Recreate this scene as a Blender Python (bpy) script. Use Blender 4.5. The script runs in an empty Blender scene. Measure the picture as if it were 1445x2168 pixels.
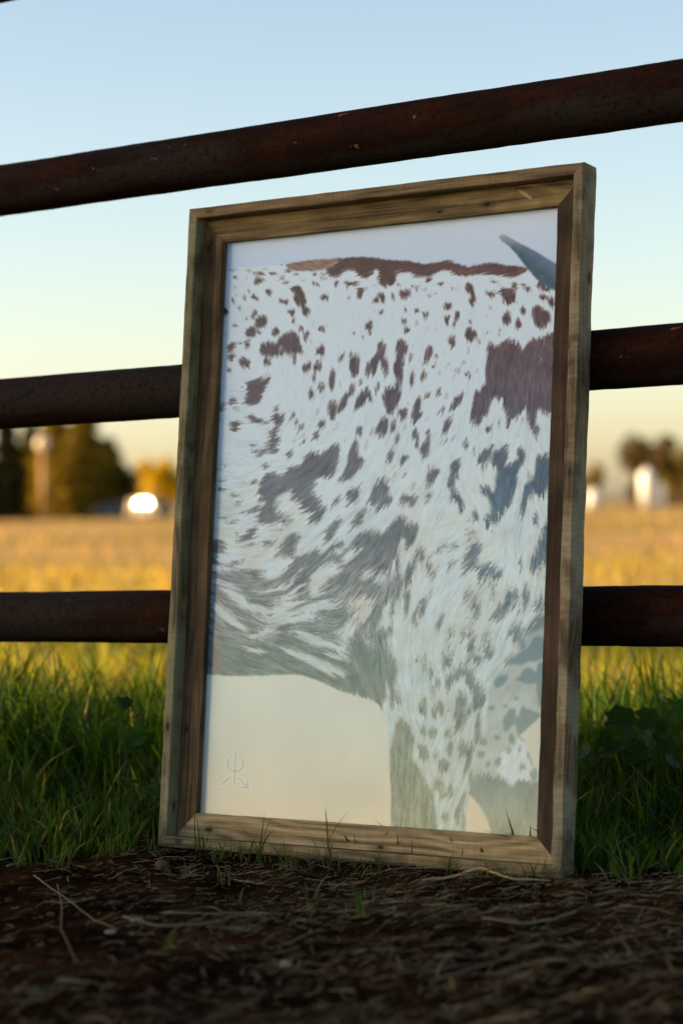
import bpy, bmesh, math, random
import numpy as np
from mathutils import Vector, Matrix
R = math.radians
random.seed(7); rng = np.random.default_rng(7)
sc = bpy.context.scene
COL = sc.collection

# ------------------------------------------------------------------ camera
CAMZ = 0.5178
cam = bpy.data.cameras.new('camera'); cam_o = bpy.data.objects.new('camera', cam); COL.objects.link(cam_o)
CM = np.array([[0.99975811, 0.0, 0.02199468], [-0.00004178, 0.9999982, 0.00189908], [-0.02199464, -0.00189954, 0.99975628]])
rt, fw, up = CM[:, 0], CM[:, 1], CM[:, 2]
cam_o.matrix_world = Matrix(((rt[0], up[0], -fw[0], 0), (rt[1], up[1], -fw[1], 0), (rt[2], up[2], -fw[2], CAMZ), (0, 0, 0, 1)))
FPX = 4749.5
cam.sensor_fit = 'HORIZONTAL'; cam.sensor_width = 36; cam.lens = FPX / 1445 * 36
cam.clip_start = 0.05; cam.clip_end = 6000
cam.dof.use_dof = True; cam.dof.focus_distance = 3.34; cam.dof.aperture_fstop = 4.7
sc.camera = cam_o
# ------------------------------------------------------------------ sky, sun, exposure
SUN_AZ = math.atan2(-0.9995, -0.02); SUN_EL = R(12)
w = bpy.data.worlds.new("World"); sc.world = w; w.use_nodes = True
nt = w.node_tree; sky = nt.nodes.new('ShaderNodeTexSky'); sky.sky_type = 'NISHITA'; sky.sun_disc = False
sky.dust_density = 1.25; sky.air_density = .88; sky.sun_elevation = SUN_EL; sky.sun_rotation = SUN_AZ
wb = nt.nodes.new('ShaderNodeMix'); wb.data_type = 'RGBA'; wb.blend_type = 'MULTIPLY'; wb.inputs[0].default_value = 1; wb.inputs[7].default_value = (1.09, .99, .92, 1)   # daylight white balance
nt.links.new(sky.outputs[0], wb.inputs[6]); nt.links.new(wb.outputs[2], nt.nodes['Background'].inputs[0]); nt.nodes['Background'].inputs[1].default_value = 0.1
sun = bpy.data.lights.new('sun', 'SUN'); sun.energy = 5; sun.angle = R(0.5); sun.color = (1, .70, .38)
sun_o = bpy.data.objects.new('sun', sun); COL.objects.link(sun_o)
sdir = Vector((math.sin(SUN_AZ) * math.cos(SUN_EL), math.cos(SUN_AZ) * math.cos(SUN_EL), math.sin(SUN_EL)))
sun_o.rotation_euler = sdir.to_track_quat('Z', 'Y').to_euler()
sc.view_settings.view_transform = 'Standard'; sc.view_settings.look = 'None'
sc.view_settings.exposure = 1.55; sc.view_settings.gamma = 1

# ------------------------------------------------------------------ helpers
def lin(c): c = np.asarray(c, float) / 255; return np.where(c <= .04045, c / 12.92, ((c + .055) / 1.055) ** 2.4)
def link(name, me, mat=None, parent=None):
    o = bpy.data.objects.new(name, me); COL.objects.link(o)
    if mat: me.materials.append(mat)
    if parent: o.parent = parent
    return o
def tag(o, label=None, cat=None, group=None, kind=None):
    if label: o['label'] = label
    if cat: o['category'] = cat
    if group: o['group'] = group
    if kind: o['kind'] = kind
    return o
def empty(name, loc=(0, 0, 0), rz=0):
    o = bpy.data.objects.new(name, None); COL.objects.link(o); o.location = loc; o.rotation_euler = (0, 0, rz); return o
def np_mesh(name, V, Q=None, T=None, smooth=False, attr=None):
    """verts (n,3), quads (m,4), tris (k,3), optional per-vertex rgb"""
    me = bpy.data.meshes.new(name)
    Q = np.zeros((0, 4), int) if Q is None else np.asarray(Q); T = np.zeros((0, 3), int) if T is None else np.asarray(T)
    V = np.asarray(V, np.float32)
    me.vertices.add(len(V)); me.vertices.foreach_set('co', V.ravel())
    me.loops.add(Q.size + T.size); me.loops.foreach_set('vertex_index', np.concatenate([Q.ravel(), T.ravel()]).astype(np.int32))
    me.polygons.add(len(Q) + len(T))
    st = np.concatenate([np.arange(len(Q)) * 4, Q.size + np.arange(len(T)) * 3]).astype(np.int32)
    me.polygons.foreach_set('loop_start', st)
    if smooth: me.polygons.foreach_set('use_smooth', np.ones(len(st), bool))
    me.update(calc_edges=True); me.validate()
    if attr is not None:
        a = me.color_attributes.new('tint', 'FLOAT_COLOR', 'POINT')
        c = np.ones((len(V), 4), np.float32); c[:, :3] = attr; a.data.foreach_set('color', c.ravel())
    return me
def bm_mesh(name, bm, smooth=False):
    bmesh.ops.recalc_face_normals(bm, faces=bm.faces)
    me = bpy.data.meshes.new(name); bm.to_mesh(me); bm.free()
    if smooth:
        for p in me.polygons: p.use_smooth = True
    return me
def tube(bm, pts, rads, n=12, cap=True):
    pts = [Vector(p) for p in pts]; rings = []
    a = None
    for i, p in enumerate(pts):
        t = (pts[min(i + 1, len(pts) - 1)] - pts[max(i - 1, 0)]).normalized()
        if a is None: a = t.orthogonal().normalized()
        a = (a - t * a.dot(t)).normalized(); b = t.cross(a)
        r = rads[i] if hasattr(rads, '__len__') else rads
        rings.append([bm.verts.new(p + (a * math.cos(2 * math.pi * k / n) + b * math.sin(2 * math.pi * k / n)) * r) for k in range(n)])
    for A, B in zip(rings, rings[1:]):
        for k in range(n): bm.faces.new((A[k], A[(k + 1) % n], B[(k + 1) % n], B[k]))
    if cap: bm.faces.new(rings[0][::-1]); bm.faces.new(rings[-1])
def box(bm, lo, hi, bev=0):
    r = bmesh.ops.create_cube(bm, size=1)
    for v in r['verts']:
        v.co = Vector([lo[i] + (v.co[i] + .5) * (hi[i] - lo[i]) for i in range(3)])
    if bev: bmesh.ops.bevel(bm, geom=list({e for v in r['verts'] for e in v.link_edges}), offset=bev, segments=2, affect='EDGES')

class NT:
    """small node builder"""
    def __init__(s, name):
        s.m = bpy.data.materials.new(name); s.m.use_nodes = True; s.t = s.m.node_tree; s.n = s.t.nodes
        s.b = s.n['Principled BSDF']; s.out = s.n['Material Output']; s.tc = s.n.new('ShaderNodeTexCoord')
    def L(s, a, b): s.t.links.new(a, b)
    def mapping(s, scale=(1, 1, 1), src='Object', loc=(0, 0, 0), rot=(0, 0, 0)):
        m = s.n.new('ShaderNodeMapping'); m.inputs['Scale'].default_value = scale; m.inputs['Location'].default_value = loc
        m.inputs['Rotation'].default_value = rot
        s.L(s.tc.outputs[src], m.inputs[0]); return m.outputs[0]
    def noise(s, vec, scale, detail=4, rough=.55, dist=0):
        n = s.n.new('ShaderNodeTexNoise'); n.inputs['Scale'].default_value = scale; n.inputs['Detail'].default_value = detail
        n.inputs['Roughness'].default_value = rough; n.inputs['Distortion'].default_value = dist; s.L(vec, n.inputs['Vector']); return n.outputs['Fac']
    def ramp(s, fac, stops):
        r = s.n.new('ShaderNodeValToRGB'); e = r.color_ramp.elements
        while len(e) < len(stops): e.new(.5)
        for k, (p, c) in enumerate(stops):
            e[k].position = p; e[k].color = (*c, 1) if hasattr(c, '__len__') else (c, c, c, 1)
        s.L(fac, r.inputs[0]); return r.outputs[0]
    def mix(s, fac, a, b, mode='MIX'):
        m = s.n.new('ShaderNodeMix'); m.data_type = 'RGBA'; m.blend_type = mode
        for v, i in ((fac, 0), (a, 6), (b, 7)):
            if hasattr(v, 'is_linked'): s.L(v, m.inputs[i])
            elif i == 0: m.inputs[0].default_value = v
            else: m.inputs[i].default_value = (*v, 1)
        return m.outputs[2]
    def math(s, op, a, b=0.0):
        m = s.n.new('ShaderNodeMath'); m.operation = op
        for v, i in ((a, 0), (b, 1)):
            if hasattr(v, 'is_linked'): s.L(v, m.inputs[i])
            else: m.inputs[i].default_value = v
        return m.outputs[0]
    def bump(s, h, strength, dist=.01, prev=None):
        b = s.n.new('ShaderNodeBump'); b.inputs['Strength'].default_value = strength; b.inputs['Distance'].default_value = dist
        s.L(h, b.inputs['Height'])
        if prev is not None: s.L(prev, b.inputs['Normal'])
        s.L(b.outputs[0], s.b.inputs['Normal']); return b.outputs[0]
    def col(s, c):
        if hasattr(c, 'is_linked'): s.L(c, s.b.inputs['Base Color'])
        else: s.b.inputs['Base Color'].default_value = (*c, 1)
    def attr(s, name='tint'):
        a = s.n.new('ShaderNodeAttribute'); a.attribute_name = name; return a.outputs['Color']

def simple_mat(name, c, rough=.6, metal=0, var=.25, scale=3):
    m = NT(name); v = m.mapping()
    m.col(m.mix(m.noise(v, scale), tuple(x * (1 - var) for x in c), tuple(min(1, x * (1 + var)) for x in c)))
    m.b.inputs['Roughness'].default_value = rough; m.b.inputs['Metallic'].default_value = metal
    if rough > .7: m.b.inputs['Specular IOR Level'].default_value = .1
    return m.m

def wood_mat(name, axis, dark, light, seed=0, saw=0.0, stain=.5, tintc=None, knots=(), slash=None):
    """weathered board, grain along axis ('X' or 'Z') of the frame"""
    m = NT(name)
    al, ac = 2.6, 130.0
    sca = (al, ac, ac) if axis == 'X' else (ac, ac, al)
    off = (seed * 3.1, seed * 1.7, seed * 2.3)
    v = m.mapping(sca, loc=off)
    g1 = m.noise(v, 1.0, 6, .62, .6)
    v2 = m.mapping(tuple(k * 3.2 for k in sca), loc=off); g2 = m.noise(v2, 1.0, 3, .6)
    # growth rings: slow warp of the across-grain coordinate
    v3 = m.mapping((2.2, 14, 14) if axis == 'X' else (14, 14, 2.2), loc=off); warp = m.noise(v3, 1.0, 2, .4)
    rings = m.math('SINE', m.math('MULTIPLY', warp, 75.0)); rings = m.math('ADD', m.math('MULTIPLY', rings, .5), .5)
    g3 = m.noise(m.mapping(tuple(k * 7 for k in sca), loc=off), 1.0, 2, .5)
    f = m.math('ADD', m.math('MULTIPLY', g1, .42), m.math('ADD', m.math('MULTIPLY', g2, .28), m.math('MULTIPLY', g3, .20))); f = m.math('ADD', f, m.math('MULTIPLY', rings, .12))
    mid = tuple((a + b) / 2 for a, b in zip(dark, light))
    c = m.ramp(f, [(.38, tuple(k * .5 for k in dark)), (.45, tuple(.8 * a + .2 * b for a, b in zip(dark, light))), (.545, mid), (.67, light)])
    v4 = m.mapping((5, 5, 5), loc=off); st = m.noise(v4, 1.6, 5, .65, .3)
    c = m.mix(.10, c, tuple((sum(mid) / 3) * q_ for q_ in (1.10, 1.04, .70)))
    c = m.mix(m.ramp(st, [(.42, 0.0), (.62, stain)]), c, tuple(k * .38 for k in dark))
    if tintc:
        st2 = m.noise(m.mapping((9, 9, 9), loc=(off[1], off[0], 4)), 1.3, 4, .6)
        c = m.mix(m.ramp(st2, [(.45, 0.0), (.6, .75)]), c, tintc)
    # dark nail holes and knots
    vo = m.n.new('ShaderNodeTexVoronoi'); vo.inputs['Scale'].default_value = 1.0
    m.L(m.mapping((7, 13, 13) if axis == 'X' else (13, 13, 7), loc=off), vo.inputs['Vector'])
    c = m.mix(m.ramp(vo.outputs['Distance'], [(.04, .85), (.10, 0.0)]), c, tuple(k * .15 for k in dark))
    for kx, kz, kr in knots:
        for sc_, amt, colk in ((2.6, .45, tuple(k * .55 for k in dark)), (1.0, .95, tuple(k * .10 for k in dark))):
            r1 = kr * sc_ * 1.35; lx_, lz_ = (2.2, 1) if axis == 'X' else (1, 2.2)
            mv = m.n.new('ShaderNodeMapping'); mv.inputs['Scale'].default_value = (1 / (r1 * lx_), 1 / 1.0, 1 / (r1 * lz_)); mv.inputs['Location'].default_value = (-kx / (r1 * lx_), 0, -kz / (r1 * lz_))
            m.L(m.tc.outputs['Object'], mv.inputs[0]); ln = m.n.new('ShaderNodeVectorMath'); ln.operation = 'LENGTH'; m.L(mv.outputs[0], ln.inputs[0])
            dd = m.math('ADD', ln.outputs['Value'], m.math('MULTIPLY', g2, .5))
            c = m.mix(m.ramp(dd, [(.65, amt), (1.0, 0.0)]), c, colk)
    if slash:
        (kx, kz), ang_, colk = slash
        mv = m.n.new('ShaderNodeMapping'); mv.vector_type = 'TEXTURE'; mv.inputs['Location'].default_value = (kx, 0, kz); mv.inputs['Rotation'].default_value = (0, ang_, 0); mv.inputs['Scale'].default_value = (.019, 1, .0035)
        m.L(m.tc.outputs['Object'], mv.inputs[0]); ln = m.n.new('ShaderNodeVectorMath'); ln.operation = 'LENGTH'; m.L(mv.outputs[0], ln.inputs[0])
        c = m.mix(m.ramp(m.math('ADD', ln.outputs['Value'], m.math('MULTIPLY', g2, .4)), [(.75, .8), (1.1, 0.0)]), c, colk)
    hgt = m.math('ADD', f, m.math('MULTIPLY', st, .3))
    if saw:
        sv = (300, 300, 45) if axis == 'Z' else (45, 300, 300)
        sv = (26, 26, 420) if axis == 'Z' else (420, 26, 26)
        s_ = m.noise(m.mapping(sv, loc=off), 1.0, 3, .6)
        c = m.mix(m.ramp(s_, [(.36, saw), (.60, 0.0)]), c, tuple(k * .6 for k in dark))
        hgt = m.math('ADD', hgt, m.math('MULTIPLY', s_, .8))
    m.col(c); m.b.inputs['Roughness'].default_value = .82
    m.b.inputs['Specular IOR Level'].default_value = .25
    m.bump(hgt, .55, .0016)
    return m.m

# ------------------------------------------------------------------ ground
def fence_y(x): return 3.4309 - 0.7072 * (x - 0.07355)
def hash2(ix, iy, s):
    h = np.sin(ix * 127.1 + iy * 311.7 + s * 74.7) * 43758.5453; return h - np.floor(h)
def vnoise(x, y, s=0):
    ix, iy = np.floor(x), np.floor(y); fx, fy = x - ix, y - iy; fx = fx * fx * (3 - 2 * fx); fy = fy * fy * (3 - 2 * fy)
    a = hash2(ix, iy, s); b = hash2(ix + 1, iy, s); c = hash2(ix, iy + 1, s); d = hash2(ix + 1, iy + 1, s)
    return a + (b - a) * fx + (c - a) * fy + (a - b - c + d) * fx * fy
def gz(x, y):
    x = np.asarray(x, float); y = np.asarray(y, float)
    near = np.clip((7 - np.hypot(x, y - 3)) / 3, 0, 1)
    z = (vnoise(x * 3, y * 3, 1) - .5) * .022 + (vnoise(x * 9, y * 9, 2) - .5) * .012 + (vnoise(x * 28, y * 28, 3) - .5) * .009 + (vnoise(x * 80, y * 80, 4) - .5) * .0045
    # flat where the frame stands
    d = np.abs((x + .0) * .558 + (y - 3.28) * .829)
    keep = np.clip(d / .10 - .2, 0.12, 1)
    far = (vnoise(x * .5, y * .5, 5) - .5) * .10 * np.clip((np.hypot(x, y) - 6) / 6, 0, 1)
    return z * near * keep + far
def axis_coords(lo, hi, step, far, g):
    c = list(np.arange(lo, hi, step)); s = step
    while c[-1] < far: s *= g; c.append(c[-1] + s)
    s = step; b = []
    x = lo
    while x > -far: s *= g; x -= s; b.append(x)
    return np.array(b[::-1] + c)
gx = axis_coords(-.95, .95, .0085, 3000, 1.09); gy = axis_coords(2.0, 4.6, .0085, 3000, 1.06)
X, Y = np.meshgrid(gx, gy); Z = gz(X, Y)
nx, ny = len(gx), len(gy); idx = np.arange(nx * ny).reshape(ny, nx)
Q = np.stack([idx[:-1, :-1], idx[:-1, 1:], idx[1:, 1:], idx[1:, :-1]], -1).reshape(-1, 4)
gm = NT('soil_and_field')
pos = gm.mapping()
sep = gm.n.new('ShaderNodeSeparateXYZ'); gm.L(pos, sep.inputs[0])
soil_n = gm.noise(pos, 7, 6, .65); fine = gm.noise(pos, 90, 4, .7)
soil = gm.ramp(soil_n, [(.34, (.002, .0009, .0004)), (.50, (.011, .0046, .0020)), (.66, (.040, .0165, .0068))])
soil = gm.mix(gm.ramp(fine, [(.45, 0.0), (.75, .55)]), soil, (.030, .018, .010))
n1 = gm.noise(gm.mapping((.30, .55, 1)), 1, 4, .6); n2 = gm.noise(gm.mapping((.05, .16, 1)), 1, 3, .5)
green = gm.mix(n1, (.13, .17, .018), (.24, .24, .03)); gold = gm.mix(n1, (.40, .25, .09), (.52, .34, .14))
yy = gm.math('ADD', sep.outputs[1], gm.math('MULTIPLY', n1, 7.0))
field = gm.mix(gm.ramp(gm.math('DIVIDE', yy, 30.0), [(.36, 0.0), (.62, 1.0)]), green, gold)
field = gm.mix(gm.ramp(n2, [(.44, 0.0), (.60, .7)]), field, (.20, .17, .035))
edge = gm.math('ADD', gm.math('ADD', sep.outputs[1], gm.math('MULTIPLY', sep.outputs[0], .7)), gm.math('MULTIPLY', soil_n, .3))
bounce_ground = gm.mix(n1, (.34, .25, .14), (.46, .36, .22))  # unseen pale ground around the camera, added to bounce light onto the print
base_c = gm.mix(gm.ramp(gm.math('DIVIDE', gm.math('ADD', sep.outputs[1], 10.0), 20.0), [(.575, 1.0), (.59, 0.0)]), soil, bounce_ground)
gm.col(gm.mix(gm.ramp(gm.math('DIVIDE', edge, 10.0), [(.51, 0.0), (.55, 1.0)]), base_c, field))
gm.b.inputs['Roughness'].default_value = .95; gm.b.inputs['Specular IOR Level'].default_value = 0
gm.bump(gm.math('ADD', fine, gm.noise(pos, 300, 2, .6)), .6, .004)
tag(link('ground', np_mesh('ground', np.stack([X, Y, Z], -1).reshape(-1, 3), Q, smooth=True), gm.m), kind='structure')

# ------------------------------------------------------------------ pipe fence
rm = NT('rusty_steel')
v = rm.mapping((3.2, 11, 11)); a1 = rm.noise(v, 1.6, 8, .68, .3); a2 = rm.noise(rm.mapping((1, 1.2, 1.2)), 110, 5, .7)
c = rm.ramp(a1, [(.30, (.006, .0025, .0018)), (.5, (.013, .0045, .0026)), (.66, (.024, .0075, .003)), (.8, (.045, .015, .005))])
c = rm.mix(rm.ramp(rm.noise(rm.mapping((1.1, 8, 8), loc=(3, 0, 0)), 1.5, 5, .6), [(.48, 0.0), (.58, .8)]), c, (.017, .0155, .0145))
c = rm.mix(rm.ramp(a2, [(.36, .8), (.50, 0.0)]), c, (.003, .0015, .0015))
fl = rm.n.new('ShaderNodeTexVoronoi'); nz = rm.n.new('ShaderNodeTexNoise'); nz.inputs['Scale'].default_value = 70; nz.inputs['Detail'].default_value = 3; rm.L(rm.mapping(), nz.inputs['Vector'])
va = rm.n.new('ShaderNodeVectorMath'); va.operation = 'MULTIPLY_ADD'; va.inputs[1].default_value = (1.1, 1.1, 1.1); rm.L(nz.outputs['Color'], va.inputs[0]); rm.L(rm.mapping((19, 30, 42), rot=(.5, .8, .5)), va.inputs[2]); rm.L(va.outputs[0], fl.inputs['Vector']); fl.inputs['Scale'].default_value = 1
gate = rm.noise(rm.mapping((2.4, 5, 5), loc=(1, 5, 2)), 1, 2, .5)
fleck = rm.math('MULTIPLY', rm.ramp(fl.outputs['Distance'], [(.07, 1.0), (.13, 0.0)]), rm.ramp(gate, [(.52, 0.0), (.58, 1.0)]))
c = rm.mix(rm.math('MULTIPLY', fleck, .7), c, (.20, .115, .06))
rm.col(c); rm.b.inputs['Roughness'].default_value = .8; rm.b.inputs['Specular IOR Level'].default_value = .04
rm.bump(rm.math('ADD', a2, rm.math('MULTIPLY', a1, .6)), .35, .0012)
fdir = Vector((0.8245, -0.5659, 0.0104)).normalized()
fmid = Vector((0.0760, 3.4345, 0.2009 + CAMZ))
frame_xyz = Matrix.Translation(fmid) @ fdir.to_track_quat('X', 'Z').to_matrix().to_4x4()
fence = empty('pipe_fence'); fence.matrix_world = frame_xyz
tag(fence, 'rusty steel pipe fence with four horizontal rails behind the wooden frame', 'fence')
SP, RAD = .3690, .0437
SL = 24.0
for k in range(-1, 3):
    n = 24; xs = np.arange(-4.1, 4.6, .02); th = np.linspace(0, 2 * math.pi, n + 1)[:-1]
    A, T_ = np.meshgrid(xs, th, indexing='ij')
    rr = RAD + (vnoise(A * 60, T_ * 8, 9 + k) - .5) * .0009 + (vnoise(A * 9, T_ * 2, 3 + k) - .5) * .0012
    Vt = np.stack([A, np.cos(T_) * rr, np.sin(T_) * rr], -1).reshape(-1, 3)
    ii = np.arange(len(xs) * n).reshape(len(xs), n)
    Qd = np.stack([ii[:-1], ii[1:], np.roll(ii, -1, 1)[1:], np.roll(ii, -1, 1)[:-1]], -1).reshape(-1, 4)
    o = link('rail', np_mesh('rail', Vt, Qd, smooth=True), rm.m, fence); o.location = (k * .7, 0, k * SP)
    o.location[0] = {-1: 0, 0: .35, 1: -.2, 2: .1}[k]
for px_ in (-3.3, -1.45, 1.6, 3.6):
    bm = bmesh.new(); tube(bm, [(px_, 0, -.78), (px_, 0, .83)], .055, 24)
    o = link('post', bm_mesh('post', bm, True), rm.m, fence)
    for p in o.data.polygons: p.use_smooth = len(p.vertices) == 4

# ------------------------------------------------------------------ the wooden frame
FR = np.array([[0.8294674048851881, 0.5548954379710128, 0.06383476444688622], [-0.5585510790434444, 0.8235918956362314, 0.0985752582635373], [0.002125166448947901, -0.11741994022003585, 0.9930800779928514]])
FO = np.array([-0.29637652, 3.47605479, -0.51843021 + CAMZ])
MO, TH, RE, DP = .03727414, .01627005, .02400936, .03864806
INS = MO + TH; WW = .6 + 2 * INS; HH = .9 + 2 * INS
pf = empty('picture_frame')
pf.matrix_world = Matrix([[*FR[0], FO[0]], [*FR[1], FO[1]], [*FR[2], FO[2]], [0, 0, 0, 1]])
tag(pf, 'weathered wooden shadow-box frame leaning on the fence, holding a photo of a spotted longhorn', 'picture frame')

def board(name, side, o0, i0, y0, y1, mat, bev=.0012, jit=.0006, seed=0):
    """mitred board: o0 outer inset, i0 inner inset, y0..y1 depth"""
    N = 90
    sec = [(o0 + bev, y0), (i0 - bev, y0), (i0, y0 + bev), (i0, y1 - bev), (i0 - bev, y1), (o0 + bev, y1), (o0, y1 - bev), (o0, y0 + bev)]
    V = []
    for s in range(N + 1):
        u = s / N
        for j, (ins, y) in enumerate(sec):
            if side in 'LR':
                z = ins + u * (HH - 2 * ins); x = ins if side == 'L' else WW - ins; al = z
            else:
                x = ins + u * (WW - 2 * ins); z = ins if side == 'B' else HH - ins; al = x
            k = 0 if s in (0, N) else 1
            n1_ = (float(vnoise(np.array(al * 26.), np.array(j * 3.1 + seed), seed)) - .5) * 2 * jit * k
            n2_ = (float(vnoise(np.array(al * 90.), np.array(j * 5.1 + seed), seed + 2)) - .5) * 1.2 * jit * k
            d = n1_ + n2_
            if side in 'LR': x += d
            else: z += d
            V.append((x, y + d * .6, z))
    V = np.array(V); n = len(sec)
    ii = np.arange((N + 1) * n).reshape(N + 1, n)
    Qd = np.stack([ii[:-1], ii[1:], np.roll(ii, -1, 1)[1:], np.roll(ii, -1, 1)[:-1]], -1).reshape(-1, 4)
    bm = bmesh.new(); vs = [bm.verts.new(p) for p in V]
    for q in Qd: bm.faces.new([vs[a] for a in q])
    bm.faces.new([vs[a] for a in ii[0]]); bm.faces.new([vs[a] for a in ii[-1]])
    return link(name, bm_mesh(name, bm), mat, pf)
def loc_of(px_, py_, yl):
    d = CM @ np.array([(px_ - 722.5) / FPX, 1, (1084 - py_) / FPX]); o_ = FO - np.array([0, 0, CAMZ])
    k = (FR[:, 1] @ o_ + yl) / (FR[:, 1] @ d); P = FR.T @ (d * k - o_); return float(P[0]), float(P[2])
def kn(px_, py_, r_, yl=RE): return (*loc_of(px_, py_, yl), r_)
OL = wood_mat('wood_outer_left', 'Z', (.060, .052, .026), (.25, .22, .12), 1, saw=.2, stain=.45, knots=[kn(355, 1538, .004, 0)], tintc=(.20, .205, .12))
ORt = wood_mat('wood_outer_right', 'Z', (.060, .042, .022), (.33, .26, .155), 5, saw=.3, stain=.5, knots=[kn(1197, 730, .003, 0), kn(1205, 1000, .0025, 0)], tintc=(.27, .25, .165))
OT = wood_mat('wood_outer_top', 'X', (.075, .052, .024), (.28, .20, .10), 3, saw=.3, stain=.35)
OB = wood_mat('wood_outer_bottom', 'X', (.07, .055, .025), (.36, .29, .145), 4, saw=.3, stain=.8)
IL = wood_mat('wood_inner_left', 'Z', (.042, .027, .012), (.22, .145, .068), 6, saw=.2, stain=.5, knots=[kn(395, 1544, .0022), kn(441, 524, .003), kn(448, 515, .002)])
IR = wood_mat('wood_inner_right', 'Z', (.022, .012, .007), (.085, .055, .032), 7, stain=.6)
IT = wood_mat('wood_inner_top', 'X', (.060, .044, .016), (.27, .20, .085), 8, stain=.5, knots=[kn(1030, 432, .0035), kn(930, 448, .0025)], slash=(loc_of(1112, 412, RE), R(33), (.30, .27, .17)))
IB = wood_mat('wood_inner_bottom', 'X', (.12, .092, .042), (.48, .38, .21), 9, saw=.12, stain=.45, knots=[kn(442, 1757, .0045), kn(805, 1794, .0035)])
for s_, m_, sd in (('L', OL, 1), ('R', ORt, 2), ('T', OT, 3), ('B', OB, 4)): board('outer_board', s_, 0, TH, 0, DP, m_, .0016, .0005 if s_ != 'R' else .0008, sd)
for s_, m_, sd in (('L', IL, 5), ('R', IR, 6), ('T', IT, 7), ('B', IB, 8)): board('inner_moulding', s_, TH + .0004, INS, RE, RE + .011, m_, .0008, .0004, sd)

# ------------------------------------------------------------------ the print: painted in numpy as a grid of coloured cells
YP = RE + .0125
MG = .006
gw, gh = 600, 895
lx = np.linspace(INS - MG, WW - INS + MG, gw); lz = np.linspace(HH - INS + MG, INS - MG, gh)
LX, LZ = np.meshgrid(lx, lz)
def local_to_px(LX, LZ):
    P = FR @ np.stack([LX.ravel(), np.full(LX.size, YP), LZ.ravel()]) + FO[:, None]; P[2] -= CAMZ
    Q_ = CM.T @ P
    return (722.5 + FPX * Q_[0] / Q_[1]).reshape(LX.shape), (1084 - FPX * Q_[2] / Q_[1]).reshape(LX.shape)
PX, PY = local_to_px(LX, LZ)
def z1(x, y): return (420 + x / 3.440, 430 + y / 3.440)
def z2(x, y): return (800 + x / 3.0104, 430 + y / 3.0104)
def z3(x, y): return (420 + x / 3.440, 800 + y / 3.440)
def z4(x, y): return (800 + x / 3.0104, 800 + y / 3.0104)
def z5(x, y): return (420 + x / 3.440, 1160 + y / 3.440)
def z6(x, y): return (800 + x / 3.0104, 1160 + y / 3.0104)
def z8(x, y): return (780 + x / 2.779, 1500 + y / 2.779)
SC = {z1: 3.44, z2: 3.0104, z3: 3.44, z4: 3.0104, z5: 3.44, z6: 3.0104, z8: 2.779}
# fur direction: (px, py, angle in image degrees, y down, modulo 180)
DIRS = [(480, 600, 60), (600, 560, 12), (740, 560, -14), (900, 570, -12), (1050, 575, -10), (540, 640, 70), (700, 640, 78), (850, 640, 70), (1000, 640, 75), (1140, 680, 80),
        (500, 720, 20), (560, 740, 75), (650, 740, 88), (760, 760, 98), (850, 760, 95), (950, 740, 100), (1050, 760, 92), (1140, 760, 88),
        (480, 850, 15), (550, 850, 150), (660, 850, 95), (760, 860, 102), (850, 860, 100), (950, 860, 112), (1060, 860, 100), (1140, 860, 85),
        (480, 950, 8), (570, 950, 165), (650, 930, 130), (720, 950, 118), (800, 950, 105), (880, 960, 110), (960, 960, 100), (1060, 950, 108), (1140, 960, 95),
        (470, 1050, 10), (560, 1060, 150), (650, 1050, 150), (740, 1060, 125), (830, 1060, 110), (920, 1060, 118), (985, 1030, 70), (1030, 1060, 60), (1100, 1060, 105), (1150, 1080, 80),
        (470, 1140, 15), (530, 1140, 158), (620, 1140, 142), (700, 1140, 130), (790, 1140, 128), (870, 1140, 110), (960, 1140, 150), (1000, 1180, 140), (1080, 1130, 95), (1150, 1160, 88),
        (470, 1230, 22), (540, 1240, 175), (620, 1220, 145), (700, 1220, 140), (780, 1230, 130), (850, 1220, 100), (930, 1230, 112), (1000, 1230, 125), (1060, 1230, 110), (1140, 1240, 100),
        (460, 1300, 40), (530, 1300, 25), (600, 1310, 168), (680, 1300, 175), (760, 1300, 120), (830, 1300, 80), (900, 1300, 100), (980, 1300, 110), (1060, 1310, 120), (1140, 1310, 130),
        (470, 1380, 20), (560, 1380, 12), (640, 1370, 18), (710, 1390, 25), (780, 1380, 80), (840, 1390, 82), (910, 1390, 94), (980, 1400, 108), (1040, 1400, 115), (1120, 1400, 125),
        (820, 1480, 75), (880, 1480, 84), (950, 1480, 92), (1010, 1480, 102), (1080, 1480, 125), (850, 1560, 88), (920, 1580, 98), (980, 1560, 105), (1060, 1560, 120), (870, 1660, 90), (950, 1660, 100), (1080, 1640, 110), (1110, 1600, 75), (930, 1740, 97)]
D_ = np.array(DIRS, float)
ca = np.zeros_like(PX); sa = np.zeros_like(PX)
for x, y, a in D_:
    wgt = 1 / (((PX - x) ** 2 + (PY - y) ** 2) / 45 ** 2 + .25) ** 2
    ca += wgt * np.cos(2 * R(a)); sa += wgt * np.sin(2 * R(a))
vn = lambda s, k: (vnoise(PX / s + 3, PY / s + 7, k) - .5)
AN = np.arctan2(sa, ca) / 2 + vn(40, 21) * .45 + vn(11, 22) * .30
AN = np.where(np.sin(AN) < 0, AN + math.pi, AN)
VX, VY = np.cos(AN), np.sin(AN)
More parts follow.
